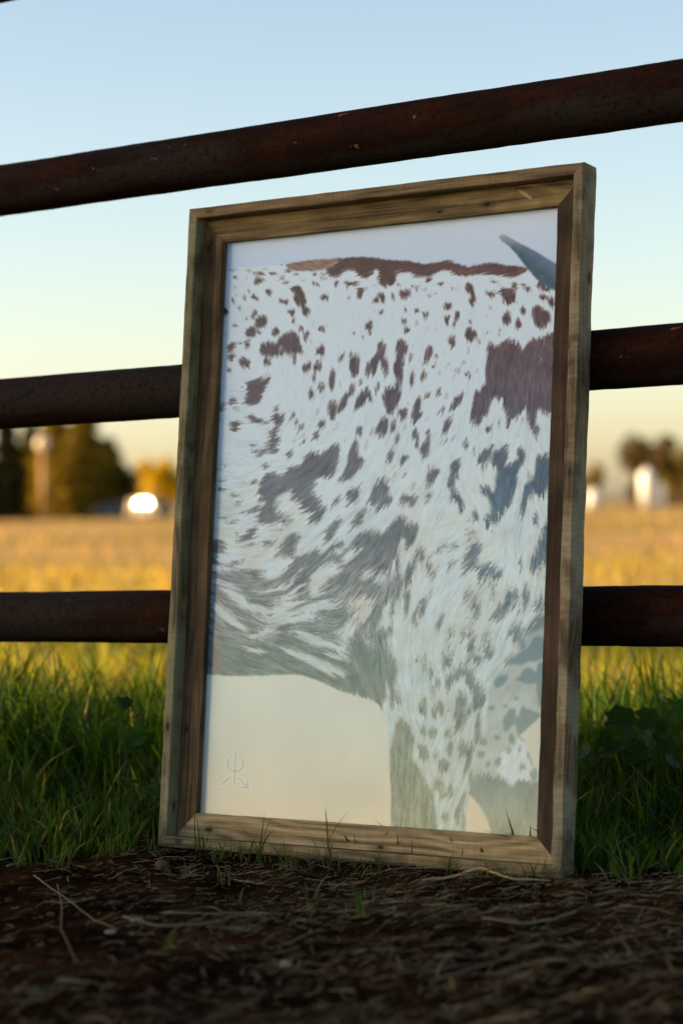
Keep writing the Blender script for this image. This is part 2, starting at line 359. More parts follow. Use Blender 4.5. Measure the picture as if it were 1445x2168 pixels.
# grid jacobian (px per cell)
jx = np.gradient(PX, axis=1); jy = np.gradient(PY, axis=0)
gx_, gy_ = VX / jx, VY / jy          # cells per photo pixel of travel
def samp(a, r, c):
    r = np.clip(r, 0, gh - 1.001); c = np.clip(c, 0, gw - 1.001); r0 = r.astype(int); c0 = c.astype(int); fr = r - r0; fc = c - c0
    return a[r0, c0] * (1 - fr) * (1 - fc) + a[r0 + 1, c0] * fr * (1 - fc) + a[r0, c0 + 1] * (1 - fr) * fc + a[r0 + 1, c0 + 1] * fr * fc
RR, CC = np.mgrid[0:gh, 0:gw].astype(float)
def lic(src, L, step):
    acc = src.copy(); n = 1
    for sg in (1, -1):
        r, c = RR.copy(), CC.copy()
        for _ in range(L):
            dx = samp(gx_, r, c); dy = samp(gy_, r, c)
            r += sg * dy * step; c += sg * dx * step
            acc += samp(src, r, c); n += 1
    acc /= n; acc -= acc.mean(); return acc / acc.std()
def blur(a, n):
    for _ in range(n):
        a = (a + np.roll(a, 1, 0) + np.roll(a, -1, 0)) / 3; a = (a + np.roll(a, 1, 1) + np.roll(a, -1, 1)) / 3
    return a
fur_f = lic(rng.normal(size=(gh, gw)), 9, 1.1)
fur_c = lic(blur(rng.normal(size=(gh, gw)), 1), 11, 1.7)

def inside(poly, X, Y):
    p = np.array(poly, float); ins = np.zeros(X.shape, bool); j = len(p) - 1
    for i in range(len(p)):
        (xi, yi), (xj, yj) = p[i], p[j]
        cond = ((yi > Y) != (yj > Y)); t = (xj - xi) * (Y - yi) / ((yj - yi) if yj != yi else 1e-9) + xi
        ins ^= cond & (X < t); j = i
    return ins
dark = np.zeros_like(PX)
def stamp(poly, val=1.0, soft=1):
    global dark
    p = np.array(poly, float); x0, y0 = p.min(0) - 4; x1, y1 = p.max(0) + 4
    m = (PX > x0) & (PX < x1) & (PY > y0) & (PY < y1)
    rr_, cc_ = np.where(m)
    if len(rr_) == 0: return
    sl = (slice(rr_.min(), rr_.max() + 1), slice(cc_.min(), cc_.max() + 1))
    i = inside(poly, PX[sl], PY[sl]); d = dark[sl]; d[i] = val
def ell(f, x, y, rx, ry, ang=0, val=1.0):
    px_, py_ = f(x, y); s = SC[f]; rx /= s; ry /= s; a = R(ang); k = 18
    ph = rng.random() * 6
    P_ = []
    for t in np.linspace(0, 2 * math.pi, k, endpoint=False):
        q = 1 + .13 * math.sin(2 * t + ph) + .10 * math.sin(3 * t + 2 * ph)
        ex, ey = rx * math.cos(t) * q, ry * math.sin(t) * q
        P_.append((px_ + ex * math.cos(a) - ey * math.sin(a), py_ + ex * math.sin(a) + ey * math.cos(a)))
    stamp(P_, val)
def poly(f, pts, val=1.0): stamp([f(*p) for p in pts], val)
def exec_spots():
    E1 = [(268,541,18,13,0),(440,565,45,25,0),(440,515,50,14,-5),(545,513,32,10,-8),(605,548,30,20,-25),(632,577,20,13,0),(712,520,20,11,0),(652,495,25,11,0),(765,562,20,6,0),(840,517,18,13,0),(905,515,18,13,0),(908,548,26,10,-5),(855,588,25,16,-10),(1003,585,20,18,0),(1085,583,28,20,0),(1145,585,35,17,0),(1175,655,30,42,10),(1222,618,12,8,0),(1095,690,13,8,0),(1293,708,20,24,0),(1330,668,18,14,0),(1350,705,14,20,20),(1412,683,11,17,0),(1332,790,18,14,0),(715,630,45,32,-10),(740,695,52,62,0),(782,788,27,34,0),(676,790,24,30,20),(915,682,32,24,0),(620,718,32,22,-5),(512,650,30,22,-30),(405,682,32,16,0),(332,683,14,14,0),(250,708,12,20,0),(295,760,14,10,0),(405,810,32,18,-40),(455,865,48,50,-30),(380,940,40,42,-35),(425,938,28,18,0),(352,1020,18,38,0),(262,887,15,16,0),(560,940,32,32,0),(195,790,25,28,0),(240,1050,42,30,-35),(295,1018,14,10,-20),(235,1120,32,25,-20),(335,1160,38,42,10),(222,1215,14,20,0),(498,1160,28,32,20),(748,915,20,22,0),(785,965,28,28,30),(698,1135,16,32,5),(895,920,27,28,0),(890,1075,30,42,0),(788,1195,30,45,10),(868,1195,28,48,0),(840,1265,12,30,5),(972,1270,25,60,5),(895,1335,20,35,5),(1035,1130,18,35,5),(1062,1098,8,12,0),(1240,895,25,35,10),(1250,945,12,20,0),(1130,950,10,12,0),(1195,978,8,14,0),(1135,1180,42,75,8),(1265,1190,40,80,15),(1320,1100,35,75,20),(1355,1190,30,55,-5),(1178,1303,10,20,0),(1115,1345,18,35,5),(1300,1345,18,30,0),(245,485,50,6,3),(360,488,30,6,-4),(480,478,22,6,-5),(690,860,14,18,0),(820,1020,10,10,0),(1445,1070,12,40,0),(350,548,10,7,0)]
    for e in E1: ell(z1, *e)
    poly(z1, [(620,440),(800,395),(1000,385),(1200,370),(1445,395),(1445,500),(1430,570),(1380,612),(1320,600),(1290,570),(1370,520),(1340,490),(1290,478),(1260,520),(1220,552),(1170,542),(1140,500),(1110,485),(1060,500),(1030,530),(1000,552),(960,540),(930,500),(940,470),(900,482),(800,490),(700,490),(640,462)])
    poly(z1, [(450,1040),(500,1000),(560,1020),(600,960),(680,925),(730,960),(740,1030),(765,1070),(740,1105),(700,1100),(640,1090),(560,1125),(490,1120),(445,1090)])
    poly(z2, [(0,330),(200,345),(430,345),(570,385),(700,360),(930,390),(960,415),(940,440),(850,478),(800,467),(700,455),(600,455),(520,468),(460,430),(400,430),(330,472),(250,457),(180,440),(120,450),(110,500),(80,532),(40,537),(0,505)])
    E2 = [(172,578,35,36,0),(130,518,14,9,0),(218,530,12,9,0),(298,550,14,9,0),(262,522,18,6,0),(320,490,30,12,0),(255,470,45,6,5),(400,515,22,11,-10),(370,575,8,8,0),(325,590,10,9,0),(478,548,14,12,0),(512,545,8,6,0),(582,543,32,36,-5),(602,612,22,38,0),(442,655,25,30,30),(440,740,22,28,20),(502,715,16,30,20),(485,765,12,18,20),(728,503,16,12,0),(718,575,32,19,-5),(828,585,62,40,25),(825,620,36,26,0),(868,520,24,16,0),(955,545,22,14,20),(922,685,18,26,0),(820,728,30,45,25),(892,768,20,32,10),(1052,598,30,18,10),(1105,632,26,34,0),(1035,520,30,22,-20),(1070,545,40,14,10),(1035,725,56,78,-5),(590,838,38,48,5),(470,882,26,42,8),(245,685,14,22,15),(302,708,20,22,0),(172,680,8,24,0),(165,748,16,18,20),(182,808,18,26,0),(150,928,34,65,0),(207,980,11,25,0),(320,960,28,55,15),(370,975,12,12,-30),(290,1105,16,45,15),(215,1120,12,60,5),(570,1090,18,22,15),(548,1015,18,7,0),(632,1072,7,7,0),(695,830,8,12,20),(355,1040,10,22,25),(20,585,20,16,0),(30,610,16,20,20),(93,597,9,14,0),(20,690,14,9,0),(585,755,8,18,10),(20,930,25,60,10),(45,1040,28,55,0),(130,1050,30,90,-5),(165,1010,8,20,0)]
    for e in E2: ell(z2, *e)
    poly(z2, [(690,930),(695,905),(722,885),(752,905),(775,895),(820,862),(870,872),(905,905),(922,940),(950,890),(985,865),(1040,852),(1080,830),(1160,815),(1160,1300),(640,1230),(655,1170),(690,1130),(682,1060),(695,970)])
    E3 = [(240,170,35,22,-50),(265,350,35,45,10),(385,285,30,18,30),(430,315,55,18,15),(490,330,25,10,0),(575,300,50,45,-20),(560,230,15,25,0),(560,385,30,30,0),(545,450,32,60,5),(535,520,40,35,-20),(455,540,45,22,-5),(395,493,18,12,0),(690,270,16,25,10),(712,320,12,20,0),(745,365,22,22,0),(765,462,12,14,0),(692,463,10,10,0),(660,560,22,30,5),(895,340,25,40,20),(850,425,25,30,25),(905,470,8,8,0),(820,120,22,42,0),(895,68,22,35,5),(970,30,25,60,5),(972,240,28,90,0),(1050,190,28,75,20),(1115,90,22,50,15),(1180,165,38,60,20),(1235,120,25,55,-10),(1168,385,25,40,10),(1300,75,18,30,5),(1335,370,38,65,20),(1260,400,10,30,10),(1395,160,52,105,0),(1415,360,15,45,10),(160,645,25,12,-30),(180,750,20,10,-20),(165,810,25,20,0),(245,855,22,20,-40),(285,915,28,18,-40),(405,760,25,18,10),(490,640,20,25,20),(325,760,10,6,0),(1395,580,20,55,20),(1125,850,42,62,15),(1165,1030,35,72,22),(870,1000,90,32,-38),(510,1210,52,30,-15),(395,1215,34,15,-10),(165,215,26,30,0),(200,1020,30,14,-10),(255,1050,26,14,-30),(640,1040,40,22,30),(575,1110,30,10,0),(960,1130,75,36,-48),(1010,1060,28,50,30),(1000,900,50,20,-40)]
    for e in E3: ell(z3, *e)
    poly(z3, [(335,30),(400,10),(470,0),(525,-15),(500,50),(470,110),(465,150),(430,190),(370,205),(325,180),(325,160),(350,110)])
    poly(z3, [(650,650),(740,640),(770,570),(830,540),(900,550),(960,500),(1030,480),(1030,560),(1010,640),(990,700),(960,735),(900,715),(850,740),(850,780),(820,830),(870,870),(900,910),(880,960),(820,985),(760,985),(740,940),(745,915),(680,900),(665,870),(685,830),(660,815),(600,845),(565,870),(560,930),(590,990),(640,1000),(600,1030),(560,1070),(500,1065),(440,1040),(410,1020),(430,980),(310,995),(310,975),(400,945),(470,940),(480,905),(430,880),(430,830),(440,760),(500,690),(540,680),(580,715),(620,710)])
    poly(z3, [(1140,450),(1165,480),(1160,560),(1220,590),(1190,650),(1140,700),(1110,740),(1060,760),(1025,780),(1030,730),(1070,650),(1085,560),(1110,500)])
    poly(z3, [(1290,760),(1380,760),(1390,860),(1370,930),(1300,960),(1240,920),(1240,870),(1265,800)])
    poly(z3, [(270,1210),(300,1160),(380,1090),(430,1080),(410,1130),(420,1165),(330,1190)])
    for _ in range(170):
        qx, qy = rng.uniform(490, 1160), rng.uniform(590, 1120)
        r_ = 1.6 + 3.2 * rng.random() ** 2; stamp([(qx + r_ * math.cos(a_) * rng.uniform(.7, 1.3), qy + 1.5 * r_ * math.sin(a_) * rng.uniform(.7, 1.3)) for a_ in np.linspace(0, 6.28, 7)[:-1]], float(rng.uniform(.5, .9)))
    # belly: dark ground with pale strands on it
    poly(z5, [(-60,-60),(150,-60),(190,-30),(215,60),(250,160),(400,150),(480,180),(600,130),(560,60),(600,-20),(660,-105),(735,-110),(735,-60),(700,-25),(705,0),(700,60),(860,20),(900,40),(960,-10),(1020,-60),(1100,-10),(1150,-90),(1200,-125),(1310,-120),(1310,-90),(1400,-130),(1460,-200),(1460,300),(1400,330),(1400,900),(1345,950),(1340,1180),(1300,1140),(1200,1100),(1000,1040),(800,950),(-60,940)])
    W5 = [(300,75,150,75,8),(450,45,110,60,10),(560,150,95,70,-45),(640,115,60,45,-50),(170,150,90,26,5),(200,270,105,16,20),(270,345,120,22,25),(310,398,130,20,28),(410,440,115,24,10),(225,520,130,28,38),(300,565,60,26,20),(140,430,60,22,45),(690,230,115,15,-52),(570,300,120,16,-15),(640,370,170,18,-42),(640,430,150,28,-20),(560,500,120,34,-15),(480,620,95,32,-20),(700,520,170,30,-5),(850,430,120,42,-15),(780,460,100,30,-10),(1100,60,78,30,-35),(1010,30,110,18,-30),(890,210,75,70,-30),(960,170,90,50,-50),(850,310,60,50,-40),(1000,430,60,26,5),(1160,400,70,60,0),(1210,440,50,95,15),(1140,540,40,60,20),(1075,620,55,70,10),(780,640,110,26,18),(900,700,150,24,12),(690,770,95,22,30),(860,830,150,34,20),(960,890,130,26,20),(1010,790,100,16,10),(1040,740,60,50,0),(420,750,70,14,5),(350,740,40,10,20),(1300,150,70,30,-55),(1330,240,40,90,5),(1420,210,26,130,0),(1380,420,30,90,10),(1350,560,50,75,20),(1400,700,30,90,20),(1290,690,80,14,-5),(1400,1030,50,160,0),(1290,860,14,110,-8),(1330,1010,30,80,0),(1230,190,60,26,-20)]
    for e in W5: ell(z5, *e, val=0.0)
    B5 = [(945,235,16,20,0),(1155,480,20,45,5),(1128,362,28,26,0),(1070,412,20,30,0),(1250,378,6,6,0),(270,110,60,14,-15),(440,60,22,8,20),(1010,500,100,70,10),(960,560,90,50,10),(740,480,40,12,-20),(660,250,14,50,50),(700,130,30,70,30),(980,90,30,40,-40),(1390,150,16,30,0),(1400,600,20,30,0),(1420,420,14,80,10),(820,560,50,12,5),(760,590,120,18,8),(1290,640,110,45,0),(1320,800,95,100,0),(1395,1000,14,50,0),(1350,860,40,60,0),(1340,300,22,60,0),(1300,290,18,40,0)]
    for e in B5: ell(z5, *e)
    # right-hand side
    poly(z4, [(615,80),(1160,60),(1160,255),(1105,243),(1060,230),(1012,190),(1005,290),(978,318),(950,292),(940,190),(900,250),(850,270),(830,328),(808,312),(822,250),(800,200),(800,140),(752,95),(722,150),(702,220),(640,300),(602,312),(585,230),(600,160)])
    E4 = [(130,50,20,60,10),(155,230,28,40,20),(25,310,35,60,25),(95,310,18,45,10),(120,385,15,30,10),(315,115,15,20,0),(385,95,18,22,30),(500,155,25,65,30),(405,210,18,20,40),(440,300,25,50,25),(240,390,20,60,-10),(300,460,28,70,10),(315,370,14,50,5),(555,430,25,22,-20),(430,410,8,20,10),(75,495,20,45,25),(165,520,22,35,35),(345,620,35,60,40),(165,625,10,20,30),(225,685,12,12,0),(20,740,48,95,10),(325,750,16,30,15),(160,780,22,50,35),(490,575,35,60,15),(465,670,25,60,0),(495,760,26,48,-25),(530,810,20,50,-15),(680,500,32,75,30),(775,515,45,88,10),(910,490,30,50,0),(1005,340,20,50,5),(705,320,18,30,25),(770,275,10,15,0),(1003,900,18,30,0),(1060,1080,45,150,5),(615,880,20,40,-10),(600,1000,14,30,-10),(610,1100,46,50,-20),(120,980,60,105,35),(205,1000,36,95,15),(40,1080,78,110,20),(260,1130,28,50,10),(400,1090,18,22,0),(480,1080,14,28,0),(320,1170,18,28,0),(70,780,20,35,30),(215,780,30,40,40)]
    for e in E4: ell(z4, *e)
    poly(z4, [(40,70),(130,30),(150,100),(130,170),(70,232),(35,190)])
    poly(z4, [(250,120),(275,130),(270,190),(292,220),(232,297),(200,260),(222,180)])
    poly(z4, [(750,620),(800,560),(860,540),(940,480),(930,540),(890,600),(880,700),(850,800),(800,870),(760,920),(690,960),(670,900),(720,850),(700,770),(640,720),(680,690),(740,720),(750,660)])
    poly(z4, [(1010,500),(1100,490),(1160,500),(1160,700),(1060,760),(970,740),(950,800),(920,890),(900,880),(910,760),(940,680),(1000,600)])
    E6 = [(40,60,66,95,20),(115,250,38,105,5),(200,160,33,78,15),(180,340,24,78,0),(265,50,32,42,0),(280,370,32,48,30),(230,450,18,42,20),(340,290,10,20,0),(320,130,17,48,10),(355,165,16,28,30),(465,110,16,32,0),(590,90,42,55,-20),(560,130,32,26,0),(680,150,36,66,-10),(750,180,36,55,-20),(1000,90,32,78,5),(905,110,16,28,0),(570,300,28,28,-30),(620,380,32,66,-5),(735,300,14,20,0),(390,470,20,48,10),(460,560,20,28,-20),(585,500,22,11,0),(540,560,20,36,0),(590,600,24,58,0),(585,670,18,38,0),(680,580,18,38,0),(850,320,44,56,30),(780,410,44,56,45),(940,320,28,56,10),(930,390,12,28,0),(700,670,28,50,-10),(625,720,22,52,0),(435,710,33,48,-20),(290,740,20,28,0),(335,800,18,33,0),(250,700,11,18,0),(380,870,18,38,0),(350,920,14,28,20),(470,840,36,55,30),(550,790,45,40,10),(590,850,32,80,-25),(640,950,38,100,5),(285,1020,28,48,0),(395,1020,27,44,0),(455,1040,14,14,0),(520,1020,38,86,10),(510,1130,24,55,0),(290,1170,20,30,0),(350,1170,28,23,0),(580,1040,18,28,0),(90,950,16,75,0),(125,960,17,40,0),(20,320,40,90,10),(25,560,45,50,0),(890,560,45,80,-30),(970,510,60,20,-20),(850,720,50,28,-20),(780,850,28,58,40),(835,1100,33,68,10),(920,1035,17,28,0),(920,700,60,45,-25),(960,820,60,50,-40),(1020,480,80,36,-30),(900,840,24,14,0),(810,1010,18,10,0),(880,960,18,10,-10),(1030,370,40,45,0),(1010,650,70,80,0),(940,1180,55,55,0),(720,1020,24,14,0),(1040,860,40,130,0)]
    for e in E6: ell(z6, *e)
    poly(z6, [(-20,600),(20,610),(60,640),(110,720),(122,800),(100,850),(60,860),(50,960),(0,1000),(-20,1000)])
    # legs
    poly(z8, [(165,70),(210,75),(250,120),(270,190),(250,290),(300,350),(330,420),(380,500),(385,580),(400,650),(400,790),(100,790),(110,400),(125,250),(150,150)])
    E8 = [(320,140,17,38,0),(375,145,28,33,0),(310,20,18,20,0),(395,15,25,28,0),(470,150,18,38,0),(535,60,33,78,0),(480,230,18,38,0),(320,260,33,48,-30),(400,280,14,18,0),(440,340,38,42,30),(555,240,34,52,0),(410,450,28,48,20),(435,505,22,28,0),(480,490,18,38,0),(450,640,24,28,0),(545,560,14,78,15),(520,640,14,56,0),(590,300,16,98,10),(560,680,16,80,0),(600,420,12,60,5),(640,120,22,90,5),(830,60,36,58,10),(670,195,29,24,0),(660,270,29,20,0),(755,170,18,18,0),(840,180,20,33,0),(760,320,20,38,0),(820,250,24,19,0),(920,95,56,60,0),(945,45,60,45,0),(950,290,14,44,-20),(905,340,18,22,0),(890,240,14,20,0),(700,330,14,20,0),(970,390,24,36,0)]
    for e in E8: ell(z8, *e)

exec_spots()
hard = dark.copy()
soft = blur(hard, 2)
# hairs: push every sample along the fur so the patch edges break up into strands
amp = np.interp(PY, [500, 700, 1000, 1300, 1700], [2.0, 3.0, 5.2, 9, 3.2])
push = (fur_f * 1.0 + fur_c * .28) * amp
dk = samp(soft, RR + gy_ * push, CC + gx_ * push)
dk = np.clip((dk - .08) / .84, 0, 1)
# loose pale hairs lying over the dark patches near their edges, and dark ones over the white
zone = blur(hard, 16); zone = np.clip(4 * zone * (1 - zone), 0, 1)
fur_l = lic(rng.normal(size=(gh, gw)), 16, 1.2)
dk = np.clip(dk - np.clip(fur_l - .75 + .25 * (PY > 1150), 0, 1) * np.clip(zone + .35 * np.clip((PY - 1150) / 80, 0, 1), 0, 1) * .75 + np.clip(-fur_l - 1.1, 0, 1) * zone * .45, 0, 1)
halo = np.clip(blur(samp(blur(hard, 6), RR + gy_ * push, CC + gx_ * push), 1) * 1.7, 0, 1)
def grad(stops):
    ys = [s[0] for s in stops]; L_ = np.array([lin(s[1]) for s in stops])
    return np.stack([np.interp(PY, ys, L_[:, k]) for k in range(3)], -1)
white = grad([(560, (200, 212, 216)), (900, (194, 207, 208)), (1200, (190, 203, 198)), (1500, (184, 198, 186)), (1740, (188, 196, 172))])
brown = grad([(560, (90, 72, 70)), (720, (90, 80, 82)), (850, (92, 87, 90)), (1000, (106, 109, 110)), (1200, (116, 122, 117)), (1400, (119, 131, 116)), (1600, (140, 146, 120)), (1760, (150, 151, 118))])  # darks lift towards the bottom: the glazing's milky reflection painted into the ink
blue = grad([(700, (84, 82, 90)), (1000, (84, 100, 110)), (1200, (100, 116, 120)), (1450, (118, 134, 128)), (1760, (148, 152, 124))])
br = np.clip((PX - 930) / 120, 0, 1) * np.clip((PY - 920) / 80, 0, 1)
brown = brown * (1 - br[..., None]) + blue * br[..., None]
red = np.clip((PX - 640) / 300, 0, 1) * np.clip((900 - PY) / 200, 0, 1)
brown = brown * (1 + red[..., None] * np.array([.06, -.02, -.04]))
tex = fur_f * .75 + fur_c * .22
wt = white * (1 + tex[..., None] * .085 + (vn(60, 31) * .10 + vn(22, 32) * .10)[..., None])
warm_h = lin((176, 158, 140))
sh_ = lic(blur(rng.normal(size=(gh, gw)), 5), 10, 2.2)
wt = wt * (1 - np.clip(sh_, -1, 2) * .055 * np.clip((PY - 700) / 300, .2, 1))[..., None] * .95
halo = np.clip(halo + .25 * np.clip((PY - 1000) / 150, 0, 1) * np.clip(fur_c, 0, 1), 0, 1)
wt = wt * (1 - (halo * .42)[..., None]) + warm_h * (halo * .42)[..., None]
# shade of the coat itself: buff tones low on the body
buff = np.clip((vn(48, 41) + .10) * 1.6, 0, .35) * np.clip((PY - 850) / 250, 0, 1)
wt = wt * (1 - buff[..., None]) + lin((186, 186, 164)) * buff[..., None]
bt = brown * (1 + tex[..., None] * .13 + vn(30, 33)[..., None] * .22 + sh_[..., None] * .05)
bz = np.clip((PY - 1170) / 80, 0, 1) * np.clip((900 - PX) / 80, 0, 1) * np.clip((1400 - PY) / 60, 0, 1)
bt = bt + (wt - bt) * (np.clip(fur_f * .45 + fur_l * .35 + .12 + vn(26, 36) * 1.3, 0, 1) * bz * .40)[..., None]
C = wt * (1 - dk[..., None]) + bt * dk[..., None]
def over(mask, colr): 
    global C
    C = C * (1 - mask[..., None]) + colr * mask[..., None]
def m_poly(pts, nb=1, fuzz=0.0):
    i = inside(pts, PX, PY).astype(float); i = blur(i, nb) if nb else i
    if fuzz:
        pp = (fur_f * .5 + fur_c * .5) * fuzz; i = samp(i, RR + gy_ * pp, CC + gx_ * pp)
    return i
# distant shoulder and leg in shade (upper mask of the lower right)
far = m_poly([z6(690, 1204), z6(700, 930), z6(740, 820), z6(830, 740), z6(900, 640), z6(980, 520), z6(1100, 380), z6(1200, 380), z6(1200, 1040), z8(1080, 40), z8(1040, 760), z8(560, 760), z8(600, 420), z8(640, 250)], 5)
farc = grad([(1250, (150, 160, 158)), (1400, (160, 168, 158)), (1560, (172, 178, 160)), (1760, (176, 178, 150))]) * (1 + vn(50, 51)[..., None] * .22 + vn(16, 53)[..., None] * .12 + tex[..., None] * .05)
soft_d = blur(hard, 3)
farp = farc * (1 - soft_d[..., None]) + (brown * 1.12) * soft_d[..., None]
over(far, farp)
over(m_poly([z8(800, 430), z8(730, 330), z8(780, 260), z8(830, 240), z8(880, 170), z8(915, 190), z8(945, 270), z8(990, 420), z8(940, 425), z8(870, 430), z8(840, 460)], 2, 5) * .62 * (1 - dk), grad([(1500, (205, 212, 205)), (1760, (205, 212, 200))]) * (1 + tex[..., None] * .08))
over(m_poly([z8(600, 420), z8(650, 385), z8(720, 395), z8(800, 420), z8(850, 465), z8(870, 430), z8(930, 425), z8(1060, 440), z8(1060, 780), z8(740, 780), z8(700, 670), z8(650, 580), z8(585, 490)], 1, 6), grad([(1640, (138, 146, 128)), (1760, (158, 158, 128))]) * (1 + vn(40, 52)[..., None] * .25 + tex[..., None] * .05))
# tan patch behind the elbow
tan = m_poly([z5(1220, 260), z5(1275, 270), z5(1290, 350), z5(1270, 440), z5(1230, 500), z5(1180, 530), z5(1120, 600), z5(1080, 600), z5(1120, 480), z5(1095, 410), z5(1050, 370), z5(1150, 335), z5(1200, 310)], 2, 4) * (1 - dk)
over(tan * .55, lin((190, 184, 162)) * (1 + tex[..., None] * .06))
# light brown start of the mane
mane_l = m_poly([z1(610, 440), z1(700, 420), z1(800, 405), z1(1010, 395), z1(1000, 460), z1(900, 480), z1(800, 492), z1(700, 492), z1(640, 470)], 2, 5)
over(mane_l * dk, lin((132, 112, 98)) * (1 + tex[..., None] * .22))
# brown lift with reddish strands in the big right patch and the mane
rs = np.clip(fur_f * .5 + .1, 0, 1) * dk * np.clip((PX - 800) / 250, 0, 1) * np.clip((860 - PY) / 160, 0, 1) * .16
over(rs, lin((132, 108, 98)))
# ---- backgrounds
top = [z1(-60, 470), z1(200, 480), z1(290, 471), z1(400, 469), z1(520, 460), z1(620, 445), z1(700, 432), z1(800, 414), z1(900, 409), z1(1000, 407), z1(1100, 398), z1(1200, 391), z1(1290, 402), z1(1380, 410),
       z2(0, 357), z2(100, 364), z2(200, 370), z2(260, 382), z2(300, 391), z2(360, 381), z2(430, 366), z2(500, 387), z2(570, 407), z2(640, 392), z2(700, 378), z2(780, 390), z2(850, 398), z2(930, 407), z2(1000, 440), z2(1200, 560), (1260, 380), (400, 380)]
pp = (fur_f * .7 + fur_c * .5) * 3.2 * np.clip((PX - 640) / 60, .25, 1)
TM = inside(top, PX, PY).astype(float); TM = blur(samp(TM, RR + np.abs(pp) * .45, CC + pp * .9), 1)
skyc = grad([(430, (196, 206, 214)), (560, (178, 192, 204))]) * (1 + vn(200, 61)[..., None] * .05)
over(np.clip(TM * 1.15 - .07, 0, 1), skyc)
belly = [z5(-60, 922), z5(60, 922), z5(200, 931), z5(400, 935), z5(560, 928), z5(700, 922), z5(760, 930), z5(850, 958), z5(920, 990), z5(1000, 1030), z5(1100, 1066), z5(1200, 1092), z5(1300, 1130), z5(1333, 1180), z5(1352, 1280),
         z8(88, 0), z8(108, 80), z8(118, 180), z8(122, 300), z8(130, 500), z8(131, 780), (380, 1800), (380, 1420)]
BM = inside(belly, PX, PY).astype(float); BM = blur(samp(BM, RR + gy_ * push * .22, CC + gx_ * push * .22), 1)
cream = grad([(1420, (198, 202, 178)), (1560, (198, 198, 174)), (1660, (202, 194, 164)), (1760, (206, 192, 154))]) * (1 + vn(70, 62)[..., None] * .07 + vn(25, 63)[..., None] * .025)
over(BM, cream)
over(m_poly([z8(590, 505), z8(650, 570), z8(700, 660), z8(728, 780), z8(564, 780), z8(572, 620)], 2), cream * .98)
over(m_poly([z8(1040, 20), z8(1005, 52), z8(930, 122), z8(882, 165), z8(918, 190), z8(942, 260), z8(965, 330), z8(1040, 420)], 2), cream * .97)
# ---- horn
horn = [z2(770, 222), z2(771, 206), z2(780, 198), z2(802, 198), z2(830, 212), z2(900, 252), z2(1000, 302), z2(1150, 395), z2(1200, 600), z2(1128, 558), z2(1080, 538), z2(1030, 505), z2(990, 465), z2(940, 405), z2(880, 325), z2(832, 272), z2(792, 247)]
HM = m_poly(horn, 1)
ax, ay = z2(785, 215); bx, by = z2(1150, 470)
tt = np.clip(((PX - ax) * (bx - ax) + (PY - ay) * (by - ay)) / ((bx - ax) ** 2 + (by - ay) ** 2), 0, 1)
side = ((PX - ax) * (by - ay) - (PY - ay) * (bx - ax)) / math.hypot(bx - ax, by - ay) / (4 + 26 * tt)
hc1, hc2, hc3 = lin((146, 148, 148)), lin((92, 110, 126)), lin((74, 92, 98))
hcol = hc1 * (1 - np.clip(tt * 3, 0, 1))[..., None] + hc2 * np.clip(tt * 3, 0, 1)[..., None]
lo = np.clip(.5 - side * .9, 0, 1) * np.clip(tt * 4, 0, 1)
hcol = hcol * (1 - lo[..., None]) + hc3 * lo[..., None]
over(HM, hcol * (1 + vn(9, 71)[..., None] * .2))
# ---- embossed brand mark, lower left
def z7(x, y): return (320 + x / 2.779, 1500 + y / 2.779)
segs = [[z7(497, 253), z7(490, 450)], [z7(410, 452), z7(465, 405)], [z7(512, 411), z7(568, 464)], [z7(529, 467), z7(570, 465), z7(567, 417)],
        [z7(452, 294)] + [z7(495 - 46 * math.cos(t), 326 + 46 * math.sin(t)) for t in np.linspace(0, math.pi, 14)] + [z7(541, 294)]]
dist = np.full(PX.shape, 99.)
for sg in segs:
    for (x0, y0), (x1, y1) in zip(sg, sg[1:]):
        L2 = (x1 - x0) ** 2 + (y1 - y0) ** 2; t = np.clip(((PX - x0) * (x1 - x0) + (PY - y0) * (y1 - y0)) / L2, 0, 1)
        dist = np.minimum(dist, np.hypot(PX - x0 - t * (x1 - x0), PY - y0 - t * (y1 - y0)))
over(np.clip(1 - np.abs(dist - 3.4) / 1.6, 0, 1) * .5, lin((218, 218, 198)))
over(np.clip(1.9 - dist, 0, 1) * .75, lin((164, 166, 148)))
# ink colours less the coat's reflection; part of its milky haze stays painted in
pu, pw = (PY - 560) / 1090, (PX - 800) / 300
veil = 1.3 * np.stack([.055 + .036 * pu - pw * (.013 + .008 * pu), .050 + .022 * pu - pw * (.009 + .006 * pu), .044 - .001 * pu - pw * .006], -1)
veil = veil * np.array((1.08, 1.0, .90)); C = np.clip((C * 1.02 - veil) / np.array((.87, .745, .615)), .010, 2)
mxc = C.max(-1, keepdims=True); C = np.where(mxc > .84, C / mxc * (.84 + .05 * np.tanh((mxc - .84) * 4)), C)
lowc = np.clip((.16 - C.mean(-1)) / .10, 0, 1) * np.clip(1 - (PX - (480 - (PY - 515) * .0455)) / 30, 0, 1); C[..., 2] = C[..., 2] * (1 - lowc) + np.minimum(C[..., 2], (C[..., 0] + C[..., 1]) / 2 * 1.05) * lowc
C[..., 0] = np.where(lowc > 0, np.maximum(C[..., 0], C[..., 1] * .8), C[..., 0])
Cb = np.stack([blur(C[..., k], 1) for k in range(3)], -1); C = C * .45 + Cb * .55
ids = np.arange(gw * gh).reshape(gh, gw)
PQ = np.stack([ids[1:, :-1], ids[1:, 1:], ids[:-1, 1:], ids[:-1, :-1]], -1).reshape(-1, 4)
pv = np.stack([LX, np.full(LX.shape, YP), LZ], -1).reshape(-1, 3)
pm = NT('photo_print'); pm.col(pm.attr())
pm.b.inputs['Roughness'].default_value = .5; pm.b.inputs['Specular IOR Level'].default_value = .1
pm.b.inputs['Coat Weight'].default_value = .42; pm.b.inputs['Coat Roughness'].default_value = .12
